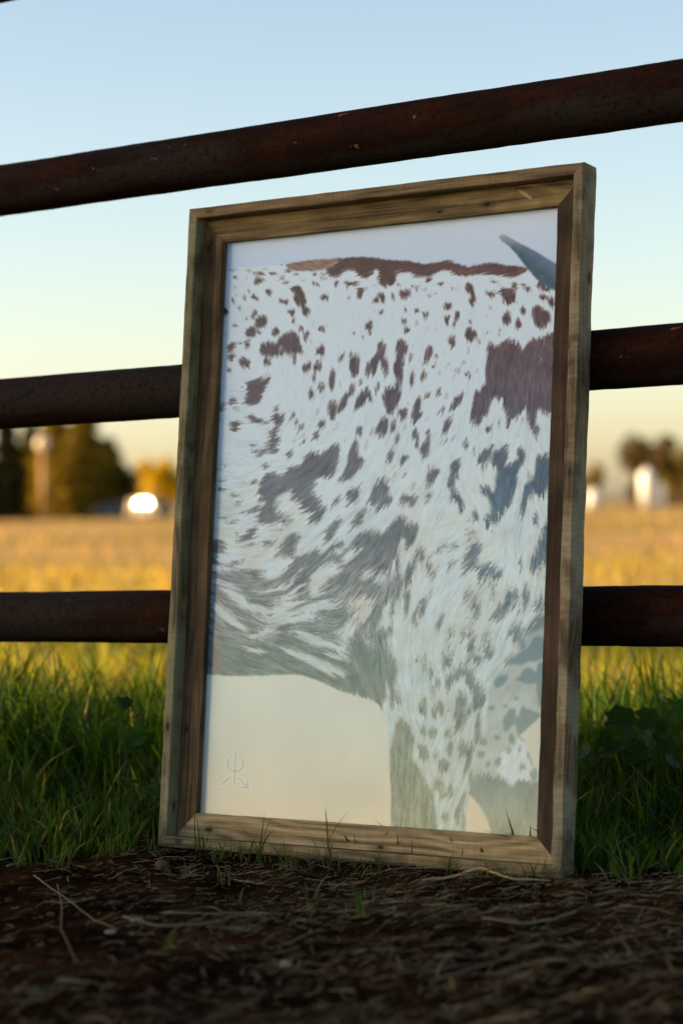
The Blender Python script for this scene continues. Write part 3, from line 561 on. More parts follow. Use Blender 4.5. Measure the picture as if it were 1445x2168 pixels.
link('photo_print', np_mesh('photo_print', pv, PQ, attr=C.reshape(-1, 3)), pm.m, pf)
bm = bmesh.new(); box(bm, (TH + .001, YP + .002, TH + .001), (WW - TH - .001, YP + .0045, HH - TH - .001))
link('backing_panel', bm_mesh('backing_panel', bm), simple_mat('fibreboard', (.16, .10, .05), .9), pf)

# ------------------------------------------------------------------ grass
def blades(bx, by, h, wd, lean, bend, az, tint, S=5, z0=None):
    n = len(bx); z0 = gz(bx, by) - .004 if z0 is None else z0
    t = np.linspace(0, 1, S + 1)[None, :]
    dx, dy = np.cos(az)[:, None], np.sin(az)[:, None]
    off = (lean[:, None] * t + bend[:, None] * t ** 2.4) * h[:, None]
    hz = h[:, None] * (t - .35 * np.abs(bend[:, None]) * t ** 2.6)
    cx_, cy_, cz_ = bx[:, None] + dx * off, by[:, None] + dy * off, z0[:, None] + hz
    fa = rng.random(n)[:, None] * math.pi
    wv = wd[:, None] * .5 * (1 - t ** 1.8) ** .8 * (.65 + .9 * t * (1 - t) * 1.6)
    ox, oy = np.cos(fa + t * .8) * wv, np.sin(fa + t * .8) * wv
    Lv = np.stack([cx_ - ox, cy_ - oy, cz_], -1); Rv = np.stack([cx_ + ox, cy_ + oy, cz_], -1)
    V = np.stack([Lv, Rv], 2)[:, :S].reshape(n, S * 2, 3)
    tip = np.stack([cx_[:, -1], cy_[:, -1], cz_[:, -1]], -1)[:, None]
    V = np.concatenate([V, tip], 1); m = S * 2 + 1; base = (np.arange(n) * m)[:, None]
    q = np.concatenate([base + np.array([2 * k, 2 * k + 1, 2 * k + 3, 2 * k + 2]) for k in range(S - 1)], 0)
    tr = base + np.array([2 * S - 2, 2 * S - 1, 2 * S])
    return V.reshape(-1, 3), q, tr, np.repeat(tint, m, 0)
def leafy(name, trans=.45, rough=.5, spec=.16, tm=(2.6, 2.1, .7)):
    m = NT(name); c = m.attr(); m.col(c); m.b.inputs['Roughness'].default_value = rough; m.b.inputs['Specular IOR Level'].default_value = spec
    tr = m.n.new('ShaderNodeBsdfTranslucent'); m.L(m.mix(1.0, c, tm, 'MULTIPLY'), tr.inputs[0])
    mx = m.n.new('ShaderNodeMixShader'); mx.inputs[0].default_value = trans
    m.L(m.b.outputs[0], mx.inputs[1]); m.L(tr.outputs[0], mx.inputs[2]); m.L(mx.outputs[0], m.out.inputs['Surface']); return m.m
GM = leafy('grass_blade', .42, .5, .16, (2.3, 1.9, .5))
def line_y(x): return np.where(x < -.3, 3.36, np.where(x > .29, 3.09, 3.476 - .6733 * (x + .296) + .05))
def tints(n, a, b, dry=.03):
    u = rng.random((n, 1)); c = np.array(a) * (1 - u) + np.array(b) * u; c *= (.65 + .7 * rng.random((n, 1)))
    d = rng.random(n) < dry; c[d] = np.array((.20, .15, .06)) * (.6 + .6 * rng.random((d.sum(), 1))); return c
n = 30000
bx = rng.uniform(-1.15, 1.2, n); v_ = rng.random(n) ** 1.15 * 1.75; by = line_y(bx) + v_ + .03 * rng.normal(size=n)
clump = vnoise(bx * 7, by * 7, 8); keep = (clump + rng.random(n) * .8 > .40) & ((by < fence_y(bx) + .30) | (rng.random(n) < .5))
keep &= ~((by > 4.55) & (rng.random(len(by)) < .8))
infr = (bx > -.33) & (bx < .33) & (by < 3.476 - .6733 * (bx + .296) + .045); keep &= ~infr
bx, by, v_, clump = bx[keep], by[keep], v_[keep], clump[keep]; n = len(bx)
h = np.where(by < 3.97, np.where(bx < 0, .045 + .055 * np.clip(v_ / .5, 0, 1), .055 + .085 * np.clip(v_ / .6, 0, 1)), np.where(bx < 0, .235, .20)) * (.60 + .65 * rng.random(n)) * (.75 + .5 * clump)
tall = rng.random(n) < .015; h[tall] *= 1.35
g1_ = blades(bx, by, h, rng.uniform(.0036, .0095, n), rng.uniform(-.1, .45, n), rng.uniform(0, .8, n) ** 1.3, rng.random(n) * 6.28, tints(n, (.010, .030, .002), (.045, .085, .007), .02) * np.where(by < 3.97, 1.0, 1.5)[:, None])  # blades beyond the shadow edge painted brighter, sunlight put into their colour
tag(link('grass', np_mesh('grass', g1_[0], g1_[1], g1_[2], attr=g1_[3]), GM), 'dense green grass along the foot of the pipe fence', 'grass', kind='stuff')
# short shoots in front of the frame and in the soil
sp = [(688, 1822, 7, .075), (480, 1815, 4, .06), (548, 1822, 6, .075), (430, 1800, 5, .06), (868, 1830, 5, .055), (610, 1835, 5, .05), (985, 1835, 3, .04), (1135, 1862, 4, .06), (790, 1905, 7, .055),
      (385, 1860, 4, .06), (470, 1880, 4, .05), (490, 1905, 3, .03), (350, 2030, 4, .04), (660, 1890, 4, .05), (320, 1815, 8, .06), (120, 1850, 10, .05), (230, 1830, 10, .06), (1270, 1850, 12, .08), (1340, 1870, 9, .07), (1400, 1850, 10, .08), (1230, 1860, 6, .06), (760, 1960, 6, .05), (940, 2090, 4, .03), (40, 1845, 10, .06)]
def ground_pt(px_, py_):
    d = CM @ np.array([(px_ - 722.5) / FPX, 1, (1084 - py_) / FPX]); k = -CAMZ / d[2]; return d[0] * k, d[1] * k
BX, BY, H_ = [], [], []
for _ in range(34):
    u_ = random.random(); sp.append((372 + 790 * u_, 1800 + 62 * u_ + random.uniform(4, 18), random.randint(1, 3), random.uniform(.02, .045)))
for px_, py_, k, hh in sp:
    x, y = ground_pt(px_, py_)
    for _ in range(k): BX.append(x + random.gauss(0, .007)); BY.append(y + random.gauss(0, .007)); H_.append(hh * random.uniform(.5, 1.15))
BX, BY, H_ = map(np.array, (BX, BY, H_)); n = len(BX)
g2_ = blades(BX, BY, H_, rng.uniform(.0022, .0042, n), rng.uniform(-.1, .5, n), rng.uniform(0, .5, n), rng.random(n) * 6.28, tints(n, (.022, .05, .010), (.045, .08, .015)))
tag(link('grass_shoots', np_mesh('grass_shoots', g2_[0], g2_[1], g2_[2], attr=g2_[3]), GM), 'sparse young grass shoots in the bare soil in front of the wooden frame', 'grass', kind='stuff')
# field grass beyond
def field_set(n, y0, y1, h0, h1, wd, ca_, cb_, dry):
    u = rng.random(n); y = y0 * (y1 / y0) ** u; x = rng.uniform(-1, 1, n) * (y * .19 + .9)
    k = (vnoise(x * 1.3, y * .9, 12) + rng.random(n) * .6) > .55; x, y = x[k], y[k]; n = len(x)
    h = rng.uniform(h0, h1, n) * (.6 + .8 * vnoise(x * 2, y * 1.2, 13))
    tt_ = tints(n, ca_, cb_, dry)
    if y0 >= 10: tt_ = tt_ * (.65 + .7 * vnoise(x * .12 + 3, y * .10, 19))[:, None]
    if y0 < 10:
        pc = vnoise(x * 1.1 + 5, y * 1.3 + 2, 17); dk_ = np.clip((pc - .60) / .12, 0, 1)[:, None]; tt_ = tt_ * (1 - dk_) + np.array((.03, .055, .006)) * dk_; h = h * (1 + .35 * dk_[:, 0])  # patches painted dark green in place of shadow bands on the near field
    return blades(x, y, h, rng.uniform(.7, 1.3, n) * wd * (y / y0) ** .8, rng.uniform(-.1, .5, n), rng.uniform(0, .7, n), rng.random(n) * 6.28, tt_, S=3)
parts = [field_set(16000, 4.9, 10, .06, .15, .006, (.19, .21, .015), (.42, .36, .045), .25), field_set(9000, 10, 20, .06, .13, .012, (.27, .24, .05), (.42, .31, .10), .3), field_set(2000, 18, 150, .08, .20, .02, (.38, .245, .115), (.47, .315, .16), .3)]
VV, QQ, TT, AA = [], [], [], []; o_ = 0
for V, q, t, a in parts: VV.append(V); QQ.append(q + o_); TT.append(t + o_); AA.append(a); o_ += len(V)
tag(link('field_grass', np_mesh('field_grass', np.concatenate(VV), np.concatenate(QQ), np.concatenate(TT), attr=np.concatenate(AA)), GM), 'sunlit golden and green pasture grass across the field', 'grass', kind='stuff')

# ------------------------------------------------------------------ broadleaf weeds
LM = leafy('weed_leaf', .40, .5, .12)
def weed(px_, py_, depth, nl, size, hgt, label, spread=.062):
    x, y = (px_ - 722) / FPX * depth, depth
    root = empty('broadleaf_weed', (x, y, float(gz(x, y)) - .003)); tag(root, label, 'weed', 'broadleaf weeds in the grass')
    for i in range(nl):
        a = random.random() * 6.28; r_ = spread * random.uniform(.3, 1.1); hz = hgt * random.uniform(.6, 1.05)
        tipp = Vector((math.cos(a) * r_, math.sin(a) * r_, hz))
        bm = bmesh.new(); tube(bm, [(0, 0, 0), tipp * .5 + Vector((0, 0, hz * .12)), tipp], [.0018, .0014, .001], 6)
        me = bm_mesh('stem', bm, True); at = me.color_attributes.new('tint', 'FLOAT_COLOR', 'POINT')
        for d in at.data: d.color = (.05, .07, .02, 1)
        st = link('stem', me, LM, root)
        bm = bmesh.new(); s = size * random.uniform(.5, 1.0); K = 28
        nrm = Vector((random.uniform(-.8, .8), random.uniform(-1, .2), random.uniform(.3, 1))).normalized(); q = nrm.to_track_quat('Z', 'Y')
        rings = []
        for rr_ in (0.03, .35, .7, 1.0):
            ring = []
            for k in range(K):
                t = 2 * math.pi * k / K; lob = 1 + .07 * math.cos(7 * t) - (.45 if rr_ > .9 else .25) * math.exp(-((t - math.pi) / .35) ** 2)
                rad = s * rr_ * (lob if rr_ > .4 else 1)
                p = Vector((math.cos(t) * rad, math.sin(t) * rad * .92, s * (.16 * rr_ ** 2 + .05 * math.cos(7 * t) * rr_ + .12 * rr_ * math.cos(2 * t + i))))
                ring.append(bm.verts.new(q @ p + tipp))
            rings.append(ring)
        for A, B in zip(rings, rings[1:]):
            for k in range(K): bm.faces.new((A[k], A[(k + 1) % K], B[(k + 1) % K], B[k]))
        bm.faces.new(rings[0])
        me = bm_mesh('leaf', bm, True); at = me.color_attributes.new('tint', 'FLOAT_COLOR', 'POINT'); g = random.uniform(.7, 1.3)
        for d in at.data: d.color = (.022 * g, .055 * g, .007 * g, 1)
        lf = link('leaf', me, LM, root)
for a in [(1258, 0, 3.60, 8, .030, .165, 'broadleaf weed in the grass against the right side of the wooden frame'),
          (1300, 0, 3.75, 9, .032, .170, 'broadleaf weed with dark round leaves, second from the right side of the wooden frame'),
          (1340, 0, 3.60, 6, .028, .150, 'low broadleaf weed in the right-hand grass, middle of the row of dark round leaves'),
          (1378, 0, 3.85, 8, .030, .178, 'tallest broadleaf weed of the right-hand grass, leaf against the sunlit field'),
          (1432, 0, 3.65, 9, .032, .175, 'broadleaf weed at the right edge of the picture'),
          (318, 0, 3.85, 4, .026, .165, 'broadleaf weed with folded leaves just left of the wooden frame, close to its edge'),
          (268, 0, 3.62, 4, .024, .085, 'low weed with round leaves in the dark grass left of the wooden frame'),
          (235, 0, 3.80, 3, .024, .200, 'dark leaf poking above the grass tips left of the frame')]: weed(*a)

# ------------------------------------------------------------------ straw litter, stones, stalks
SM = NT('dry_straw'); SM.col(SM.attr()); SM.b.inputs['Roughness'].default_value = .85; SM.b.inputs['Specular IOR Level'].default_value = .05
def litter(n, xr, yr, lr, wr, lift, dens):
    x = rng.uniform(*xr, n); y = rng.uniform(*yr, n)
    k = rng.random(n) < dens(x, y); x, y = x[k], y[k]; n = len(x)
    L = rng.uniform(*lr, n) * rng.random(n) ** .4; a = rng.normal(0, .85, n); kz = rng.normal(0, .45, n); S = 3
    t = np.linspace(-.5, .5, S + 1)[None]
    ang = a[:, None] + kz[:, None] * t; sx = np.cumsum(np.cos(ang), 1) / (S + 1); sy = np.cumsum(np.sin(ang), 1) / (S + 1)
    cx_ = x[:, None] + sx * L[:, None]; cy_ = y[:, None] + sy * L[:, None]
    cz_ = gz(cx_, cy_) + rng.uniform(0, lift, n)[:, None] + np.abs(rng.normal(0, .10, n))[:, None] * t * L[:, None] + .0015
    wv = (rng.uniform(*wr, n))[:, None] * (1 - .5 * np.abs(t)); px2, py2 = -np.sin(ang) * wv, np.cos(ang) * wv
    A = np.stack([cx_ - px2, cy_ - py2, cz_], -1); B = np.stack([cx_, cy_, cz_ + wv * .9], -1); C_ = np.stack([cx_ + px2, cy_ + py2, cz_], -1)
    V = np.stack([A, B, C_], 2).reshape(n, -1, 3); m = (S + 1) * 3; base = (np.arange(n) * m)[:, None]
    q = np.concatenate([base + np.array([3 * k, 3 * k + 1, 3 * k + 4, 3 * k + 3]) for k in range(S)] + [base + np.array([3 * k + 1, 3 * k + 2, 3 * k + 5, 3 * k + 4]) for k in range(S)], 0)
    u = rng.random((n, 1)) ** 2.1; c = np.array((.006, .0035, .0015)) * (1 - u) + np.array((.27, .225, .125)) * u
    return V.reshape(-1, 3), q, None, np.repeat(c, m, 0)
def dens(x, y):
    d = .10 + .90 * np.clip((x + .42) / .40, 0, 1); d = np.maximum(d, np.clip((2.62 - y) / .25, 0, 1) * .8)
    d *= np.clip((line_y(x) + .25 - y) / .1, 0, 1); d *= .35 + .9 * vnoise(x * 6, y * 6, 15); return d
l1 = litter(30000, (-.75, .85), (2.05, 3.75), (.008, .055), (.00025, .0007), .007, dens)
l2 = litter(1300, (-.75, .85), (2.05, 3.75), (.04, .13), (.0005, .0011), .012, dens)
V = np.concatenate([l1[0], l2[0]]); q = np.concatenate([l1[1], l2[1] + len(l1[0])])
tag(link('straw_litter', np_mesh('straw_litter', V, q, attr=np.concatenate([l1[3], l2[3]])), SM.m), 'scattered dry straw and dead grass over the dark soil', 'straw', kind='stuff')
# crumbs of soil
nC = 2600; cxx = rng.uniform(-.7, .8, nC); cyy = rng.uniform(2.1, 3.5, nC); cs = .0015 + .006 * rng.random(nC) ** 4
ico = bmesh.new(); bmesh.ops.create_icosphere(ico, subdivisions=1, radius=1); iv = np.array([v.co[:] for v in ico.verts]); it_ = np.array([[v.index for v in f.verts] for f in ico.faces]); ico.free()
V = iv[None] * (1 + .35 * rng.normal(size=(nC, len(iv), 1)) * .6) * cs[:, None, None] * np.array((1.2, 1.2, .7)) + np.stack([cxx, cyy, gz(cxx, cyy)], -1)[:, None]
T_ = it_[None] + (np.arange(nC) * len(iv))[:, None, None]
tag(link('soil_crumbs', np_mesh('soil_crumbs', V.reshape(-1, 3), None, T_.reshape(-1, 3)), simple_mat('soil_crumb', (.032, .014, .008), .95, scale=60, var=.5)), 'crumbs of reddish brown soil scattered on the bare ground', 'soil', kind='stuff')

def stone(name, px_, py_, s, flat, c, label, rough=.85, cat='stone', seed=0):
    x, y = ground_pt(px_, py_); bm = bmesh.new(); bmesh.ops.create_icosphere(bm, subdivisions=4, radius=1)
    r_ = random.Random(seed); dirs = [(Vector((r_.gauss(0, 1), r_.gauss(0, 1), r_.gauss(0, 1))).normalized(), r_.uniform(.62, .9)) for _ in range(9)]
    for v in bm.verts:
        p = v.co.copy()
        for d, k in dirs:
            e = p.dot(d)
            if e > k: p -= d * (e - k) * .85
        p *= 1 + .04 * math.sin(p.x * 9 + seed) * math.cos(p.y * 11)
        v.co = Vector((p.x * s, p.y * s * .8, p.z * s * flat))
    o = link(name, bm_mesh(name, bm, True), simple_mat(name + '_mat', c, rough, var=.35, scale=80)); o.location = (x, y, float(gz(x, y)) + s * flat * .45); o.rotation_euler = (0, 0, seed)
    return tag(o, label, cat)
stone('stone', 343, 1844, .0155, .75, (.07, .035, .024), 'reddish brown stone on the soil below the lower left corner of the frame', seed=2)
stone('pebble', 604, 2050, .0075, .6, (.26, .24, .19), 'roundish pale pebble lying in the straw near the bottom edge', cat='pebble', seed=3)
stone('pebble', 1008, 1852, .009, .5, (.10, .09, .075), 'flat grey pebble under the bottom board of the frame', cat='pebble', seed=4)
stone('wood_chip', 234, 2000, .0085, .30, (.20, .18, .14), 'small pale wood chip on the red soil at lower left', cat='chip', seed=5)
stone('wood_chip', 292, 1962, .0105, .45, (.16, .145, .12), 'greyish wood chip beside the split twig on the soil', cat='chip', seed=6)
stone('clod', 326, 1950, .006, .8, (.05, .02, .012), 'dark clod of red soil behind the greyish wood chip', cat='clod', seed=7)
def stalk(name, pts, r, c, label, cat, lift=.004):
    P_ = []
    for px_, py_, dz in pts:
        x, y = ground_pt(px_, py_); P_.append(Vector((x, y, float(gz(x, y)) + lift + dz)))
    fine_ = []
    for i in range(len(P_) - 1):
        for k in range(5): fine_.append(P_[i].lerp(P_[i + 1], k / 5) + Vector((0, 0, .0006 * math.sin(i * 3 + k))))
    fine_.append(P_[-1]); bm = bmesh.new(); tube(bm, fine_, [r * (1 - .35 * i / len(fine_)) for i in range(len(fine_))], 8)
    return tag(link(name, bm_mesh(name, bm, True), simple_mat(name + '_mat', c, .75, var=.3, scale=50)), label, cat)
stalk('dry_stalk', [(893, 1866, 0), (950, 1862, .002), (1016, 1862, .012), (1050, 1866, .006), (1085, 1873, .002), (1165, 1874, 0)], .0019, (.30, .23, .12), 'long bent pale stalk in front of the bottom right corner of the frame', 'stalk')
stalk('dry_stalk', [(348, 1945, 0), (420, 1945, 0), (500, 1944, .002), (600, 1947, .001)], .0011, (.16, .12, .07), 'thin straight stalk lying across the soil left of centre', 'stalk')
stalk('dry_stalk', [(1020, 1973, 0), (1100, 1972, .002), (1170, 1966, .003), (1220, 1956, .002)], .0016, (.19, .15, .08), 'brownish stalk lying on the straw at right, between the frame and the bottom edge', 'stalk')
stalk('dry_stalk', [(915, 2082, 0), (1000, 2064, .003), (1080, 2048, .004), (1140, 2024, .002)], .0014, (.12, .095, .055), 'thick out-of-focus stalk at lower right, nearest to the camera', 'stalk')
stalk('dry_stalk', [(72, 1880, .001), (100, 1893, 0), (122, 1902, 0), (150, 1940, .004), (200, 1965, .002), (250, 1986, 0)], .0009, (.15, .12, .07), 'curved pale grass stem on the red soil at left', 'stalk')
stalk('dry_stalk', [(122, 1893, 0), (131, 1940, .002), (130, 2000, .002), (160, 2058, 0)], .0009, (.12, .08, .05), 'thin dark rootlet curving down the red soil at far left', 'stalk')
stalk('dry_stalk', [(15, 1848, 0), (35, 1838, .003), (55, 1825, .006)], .0013, (.24, .2, .12), 'short pale stalk at the left edge beside the grass', 'stalk')
stalk('twig', [(262, 1956, .001), (330, 1976, .003), (420, 1974, .001), (475, 1970, .003), (488, 1962, .004), (562, 1950, .002)], .0018, (.10, .085, .065), 'split grey twig lying across the soil below the frame', 'twig')

# ------------------------------------------------------------------ far background
def far_pt(px_, d): return (px_ - 722.5) / FPX * d
class _T: pass
TR = _T(); TR.m = leafy('tree_foliage', .35, .8, .1, (1.5, 1.4, .8))
BK = simple_mat('bark', (.08, .05, .03), .9)
def leaf_cloud(pts, size, cola, colb):
    n = len(pts); a = rng.normal(size=(n, 3)); a /= np.linalg.norm(a, axis=1, keepdims=True); b = np.cross(a, rng.normal(size=(n, 3))); b /= np.linalg.norm(b, axis=1, keepdims=True)
    s = size * rng.uniform(.5, 1.3, (n, 1)); V = np.stack([pts - a * s, pts - b * s * .6, pts + a * s, pts + b * s * .6], 1).reshape(-1, 3)
    u = rng.random((n, 1)); c = np.array(cola) * (1 - u) + np.array(colb) * u
    return V, np.arange(4 * n).reshape(n, 4), np.repeat(c, 4, 0)
def tree(name, px_, d, wpx, toppx, kind, label, cola, colb, group='trees beyond the field', nclump=2600, lowf=.1):
    x = far_pt(px_, d); s = d / FPX; Wd = wpx * s; Ht = toppx * s     # toppx: pixels above base
    root = empty(name, (x, d, -.05)); tag(root, label, 'tree', group)
    if kind == 'conifer':
        t = rng.random(nclump) ** .9; ang = rng.random(nclump) * 6.28; br_ = .75 + .35 * np.sin(t * 40 + ang * 2)
        rr_ = Wd / 2 * (1 - t ** 1.6) ** .8 * br_ * rng.random(nclump) ** .4 + .15
        P_ = np.stack([np.cos(ang) * rr_, np.sin(ang) * rr_, Ht * (lowf + (1 - lowf) * t) - .10 * rr_], -1)
    else:
        K = 14; cen = rng.normal(size=(K, 3)) * np.array((.28, .28, .2)); cen[:, 2] = np.clip(cen[:, 2] * .8 + .6, .35, .8); rad = rng.uniform(.14, .27, K)
        k = rng.integers(0, K, nclump); dv = rng.normal(size=(nclump, 3)); dv /= np.linalg.norm(dv, axis=1, keepdims=True)
        P_ = cen[k] + dv * (rad[k] * rng.random(nclump) ** .35)[:, None]
        P_[:, 2] = np.where(P_[:, 2] < lowf, lowf + .1 * rng.random(nclump), P_[:, 2]); P_ *= np.array((Wd, Wd, Ht))
    V, Q_, A_ = leaf_cloud(P_, .035 * Ht + .05, cola, colb)
    link('crown', np_mesh('crown', V, Q_, attr=A_), TR.m, root)
    bm = bmesh.new(); tube(bm, [(0, 0, 0), (.05, 0, Ht * .3), (0, 0, Ht * .8)], [Wd * .045 + .08, Wd * .03 + .06, .04], 10)
    if kind != 'conifer':
        for k in range(5):
            a = k * 1.3; tube(bm, [(0, 0, Ht * .25), (math.cos(a) * Wd * .15, math.sin(a) * Wd * .15, Ht * .5), (math.cos(a) * Wd * .3, math.sin(a) * Wd * .3, Ht * .72)], [.12, .09, .04], 8)
    link('trunk', bm_mesh('trunk', bm, True), BK, root)
OG1, OG2 = (.13, .10, .010), (.30, .20, .020)
DG1, DG2 = (.010, .014, .008), (.035, .035, .012)
tree('conifer_tree', 18, 200, 95, 235, 'conifer', 'very dark conifer at the left edge beyond the field', DG1, DG2, lowf=.03)
tree('conifer_tree', -30, 196, 80, 190, 'conifer', 'dark conifer half outside the left edge of the picture', DG1, DG2, lowf=.03)
tree('conifer_tree', 122, 208, 150, 240, 'conifer', 'olive conifer directly right of the lamp post', OG1, OG2, lowf=.03)
tree('conifer_tree', 182, 202, 150, 245, 'conifer', 'tallest olive conifer in the middle of the left-hand clump', OG1, OG2, lowf=.03)
tree('conifer_tree', 68, 212, 90, 215, 'conifer', 'dark conifer behind the lamp post', DG1, OG1, lowf=.03)
tree('conifer_tree', 236, 206, 110, 170, 'conifer', 'shorter dark olive conifer at the right end of the left-hand clump', (.03, .03, .008), OG1, lowf=.03)
tree('shrub_tree', 268, 203, 80, 110, 'round', 'low olive tree between the conifers and the golden autumn tree', (.05, .05, .012), OG1)
tree('autumn_tree', 338, 190, 100, 138, 'round', 'golden yellow autumn tree behind the cream van', (.42, .28, .006), (.60, .42, .010))
tree('broadleaf_tree', 1384, 192, 135, 165, 'round', 'dark brownish tree with an open crown beyond the field at right', (.06, .045, .018), (.16, .11, .035), lowf=.42)
tree('broadleaf_tree', 1432, 205, 85, 118, 'round', 'yellow-green tree at the right edge beyond the field', (.14, .12, .012), (.30, .23, .03), lowf=.15)
tree('shrub_tree', 1250, 212, 42, 95, 'round', 'small golden bush beyond the field just right of the wooden frame', (.20, .15, .03), (.40, .28, .06))
tree('shrub_tree', 1340, 216, 22, 60, 'round', 'slim grey-green shrub left of the white tank', (.06, .06, .03), (.12, .11, .05))

def base_z(px_, d): return 0
# lamp post
D = 198; x = far_pt(93, D); lp = empty('lamp_post', (x, D, 0)); tag(lp, 'tan lamp post with one round globe in front of the conifers', 'lamp post')
bm = bmesh.new(); tube(bm, [(0, 0, 0), (0, 0, 6.2)], [.26, .2], 16); link('pole', bm_mesh('pole', bm, True), simple_mat('painted_pole', (.42, .24, .10), .6), lp)
bm = bmesh.new(); bmesh.ops.create_uvsphere(bm, u_segments=24, v_segments=16, radius=.62); 
for v in bm.verts: v.co.z += 6.75
link('globe', bm_mesh('globe', bm, True), simple_mat('lamp_globe', (.80, .66, .46), .25, var=.05), lp)
bm = bmesh.new(); tube(bm, [(0, 0, 0), (0, 0, .35)], [.42, .30], 16); link('base', bm_mesh('base', bm), simple_mat('post_base', (.25, .2, .15), .8), lp)

# vehicles at the far edge
def vehicle(px_, d, L, H, c, label, rz, name, van=False):
    x = far_pt(px_, d); root = empty(name, (x, d, 0), rz); tag(root, label, 'van' if van else 'car')
    prof = [(-.5, .16), (-.5, .45), (-.47, .56), (-.33, .60), (-.2, .93), (-.12, .98), (.22, .98), (.40, .66), (.49, .60), (.5, .40), (.5, .16)] if not van else [(-.5, .14), (-.5, .55), (-.46, .95), (-.42, 1.0), (.2, 1.0), (.3, .95), (.38, .62), (.48, .55), (.5, .4), (.5, .14)]
    bm = bmesh.new(); Wd = 1.75
    for sgn in (-1, 1): pass
    A = [bm.verts.new((px2 * L, -Wd / 2 * (1 if pz < .62 else .86), pz * H)) for px2, pz in prof]; B = [bm.verts.new((px2 * L, Wd / 2 * (1 if pz < .62 else .86), pz * H)) for px2, pz in prof]
    m_ = len(prof)
    for k in range(m_): bm.faces.new((A[k], A[(k + 1) % m_], B[(k + 1) % m_], B[k]))
    bm.faces.new(A[::-1]); bm.faces.new(B)
    pm_ = NT('car_paint'); pm_.col(c); pm_.b.inputs['Roughness'].default_value = .6; pm_.b.inputs['Coat Weight'].default_value = .05
    link('body', bm_mesh('body', bm), pm_.m, root)
    gl = NT('car_glass'); gl.col((.02, .025, .03)); gl.b.inputs['Roughness'].default_value = .08
    for sgn in (-1, 1):
        bm = bmesh.new(); y_ = sgn * (Wd / 2 * .93 + .02); vs = [bm.verts.new((a * L, y_ - sgn * (.06 if b > .8 else 0), b * H)) for a, b in ((-.24, .68), (-.14, .92), (.2, .92), (.3, .68))]
        bm.faces.new(vs); link('window', bm_mesh('window', bm), gl.m, root)
    tm = simple_mat('tyre', (.02, .02, .02), .9)
    for a in (-.32, .32):
        for sgn in (-1, 1):
            bm = bmesh.new(); tube(bm, [(a * L, sgn * Wd * .40, .32), (a * L, sgn * Wd * .52, .32)], .33, 20); wl = link('wheel', bm_mesh('wheel', bm), tm, root)
vehicle(316, 184, 3.7, 1.6, (.17, .125, .075), 'pale cream van glinting at the edge of the field in front of the golden tree', R(-42), 'parked_van', True)
vehicle(244, 187, 4.2, 1.35, (.045, .060, .090), 'dark blue car parked left of the cream van at the edge of the field', R(4), 'parked_car')
# tanks at right
def tank(px_, d, r_, h_, label, extra=False):
    x = far_pt(px_, d); root = empty('storage_tank', (x, d, 0)); tag(root, label, 'tank', 'white tanks beyond the field')
    mt = simple_mat('tank_white', (.80, .78, .72), .5, var=.06)
    bm = bmesh.new(); tube(bm, [(0, 0, .25), (0, 0, h_ * .86), (0, 0, h_ * .95), (0, 0, h_)], [r_, r_, r_ * .6, r_ * .25], 28); link('shell', bm_mesh('shell', bm, True), mt, root)
    bm = bmesh.new(); tube(bm, [(0, 0, 0), (0, 0, .25)], [r_ * 1.1] * 2, 28); link('footing', bm_mesh('footing', bm), simple_mat('concrete', (.4, .37, .32), .9), root)
    bm = bmesh.new(); tube(bm, [(0, 0, h_), (0, 0, h_ + .15)], [r_ * .22] * 2, 16); link('lid', bm_mesh('lid', bm), mt, root)
    if extra:
        bm = bmesh.new(); box(bm, (r_ + .05, -.4, 0), (r_ + .75, .4, 1.9), .04); link('pump_cabinet', bm_mesh('pump_cabinet', bm), mt, root)
tank(1370, 188, .66, 3.2, 'tall white upright tank with a pump cabinet beyond the field at right', True)
tank(1255, 188, .55, 1.6, 'short white tank beyond the field just right of the wooden frame')
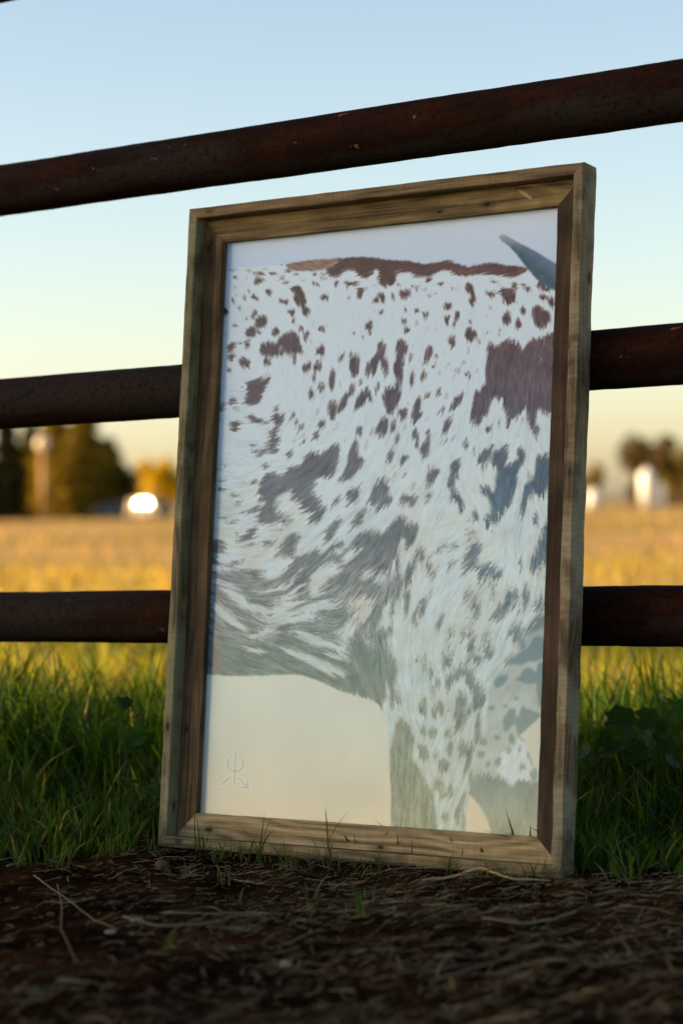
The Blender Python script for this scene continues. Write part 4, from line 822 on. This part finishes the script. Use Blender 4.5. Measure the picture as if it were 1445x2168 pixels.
# far paddock fence
pfz = empty('paddock_fence', (far_pt(1375, 206), 206, 0)); tag(pfz, 'pale wooden paddock fence along the far edge of the field at right', 'fence')
wm = simple_mat('pale_timber', (.42, .33, .2), .8)
for k in range(13):
    bm = bmesh.new(); box(bm, (-5.6 + k * .95, -.07, 0), (-5.44 + k * .95, .07, 1.25), .01); link('post', bm_mesh('post', bm), wm, pfz)
for z_ in (.45, .95):
    bm = bmesh.new(); box(bm, (-5.7, -.11, z_), (6.1, -.072, z_ + .14), .008); link('rail', bm_mesh('rail', bm), wm, pfz)
# low hedge line that closes the far edge
for i, (px_, wp, hp, lab) in enumerate([(-40, 120, 26, 'low dark hedge at the far left edge of the field'), (250, 150, 20, 'low olive hedge behind the parked vehicles'), (1445, 130, 26, 'low hedge at the right edge of the far field')]):
    d = 222; n_ = 1500; P_ = np.stack([rng.uniform(-.5, .5, n_) * wp * d / FPX, rng.normal(0, .5, n_), rng.random(n_) * hp * d / FPX * rng.uniform(.7, 1, n_)], -1)
    V, Q_, A_ = leaf_cloud(P_, .22, (.05, .05, .012), (.13, .10, .02)); o = link('hedge', np_mesh('hedge', V, Q_, attr=A_), TR.m); o.location = (far_pt(px_, d), d, 0); tag(o, lab, 'hedge', 'hedges along the far edge')

# ------------------------------------------------------------------ unseen silo shape, added on the left to put the fence in shadow
SD = 22.0
cxs, cys = -SD * .992 + .124 * 0, 2.62 - SD * .02
silo = empty('added_shade_silo', (cxs, cys, 0)); tag(silo, 'unseen tall grey silo, added far to the left to cast shade over the frame', 'silo')
sm = simple_mat('galvanised_steel', (.45, .45, .44), .5, .3, var=.1)
bm = bmesh.new(); prof = [(1.38, .3)] + [(1.38 + (.012 if k % 2 else 0), .3 + k * .11) for k in range(1, 60)]
tube(bm, [(0, 0, z) for r_, z in prof], [r_ for r_, z in prof], 48); link('shell', bm_mesh('shell', bm, True), sm, silo)
bm = bmesh.new(); tube(bm, [(0, 0, 6.79), (0, 0, 7.6), (0, 0, 7.75)], [1.42, .35, .3], 48); link('roof', bm_mesh('roof', bm), sm, silo)
bm = bmesh.new(); tube(bm, [(0, 0, 0), (0, 0, .3)], [1.5, 1.5], 48); link('footing', bm_mesh('footing', bm), simple_mat('silo_concrete', (.35, .33, .3), .9), silo)
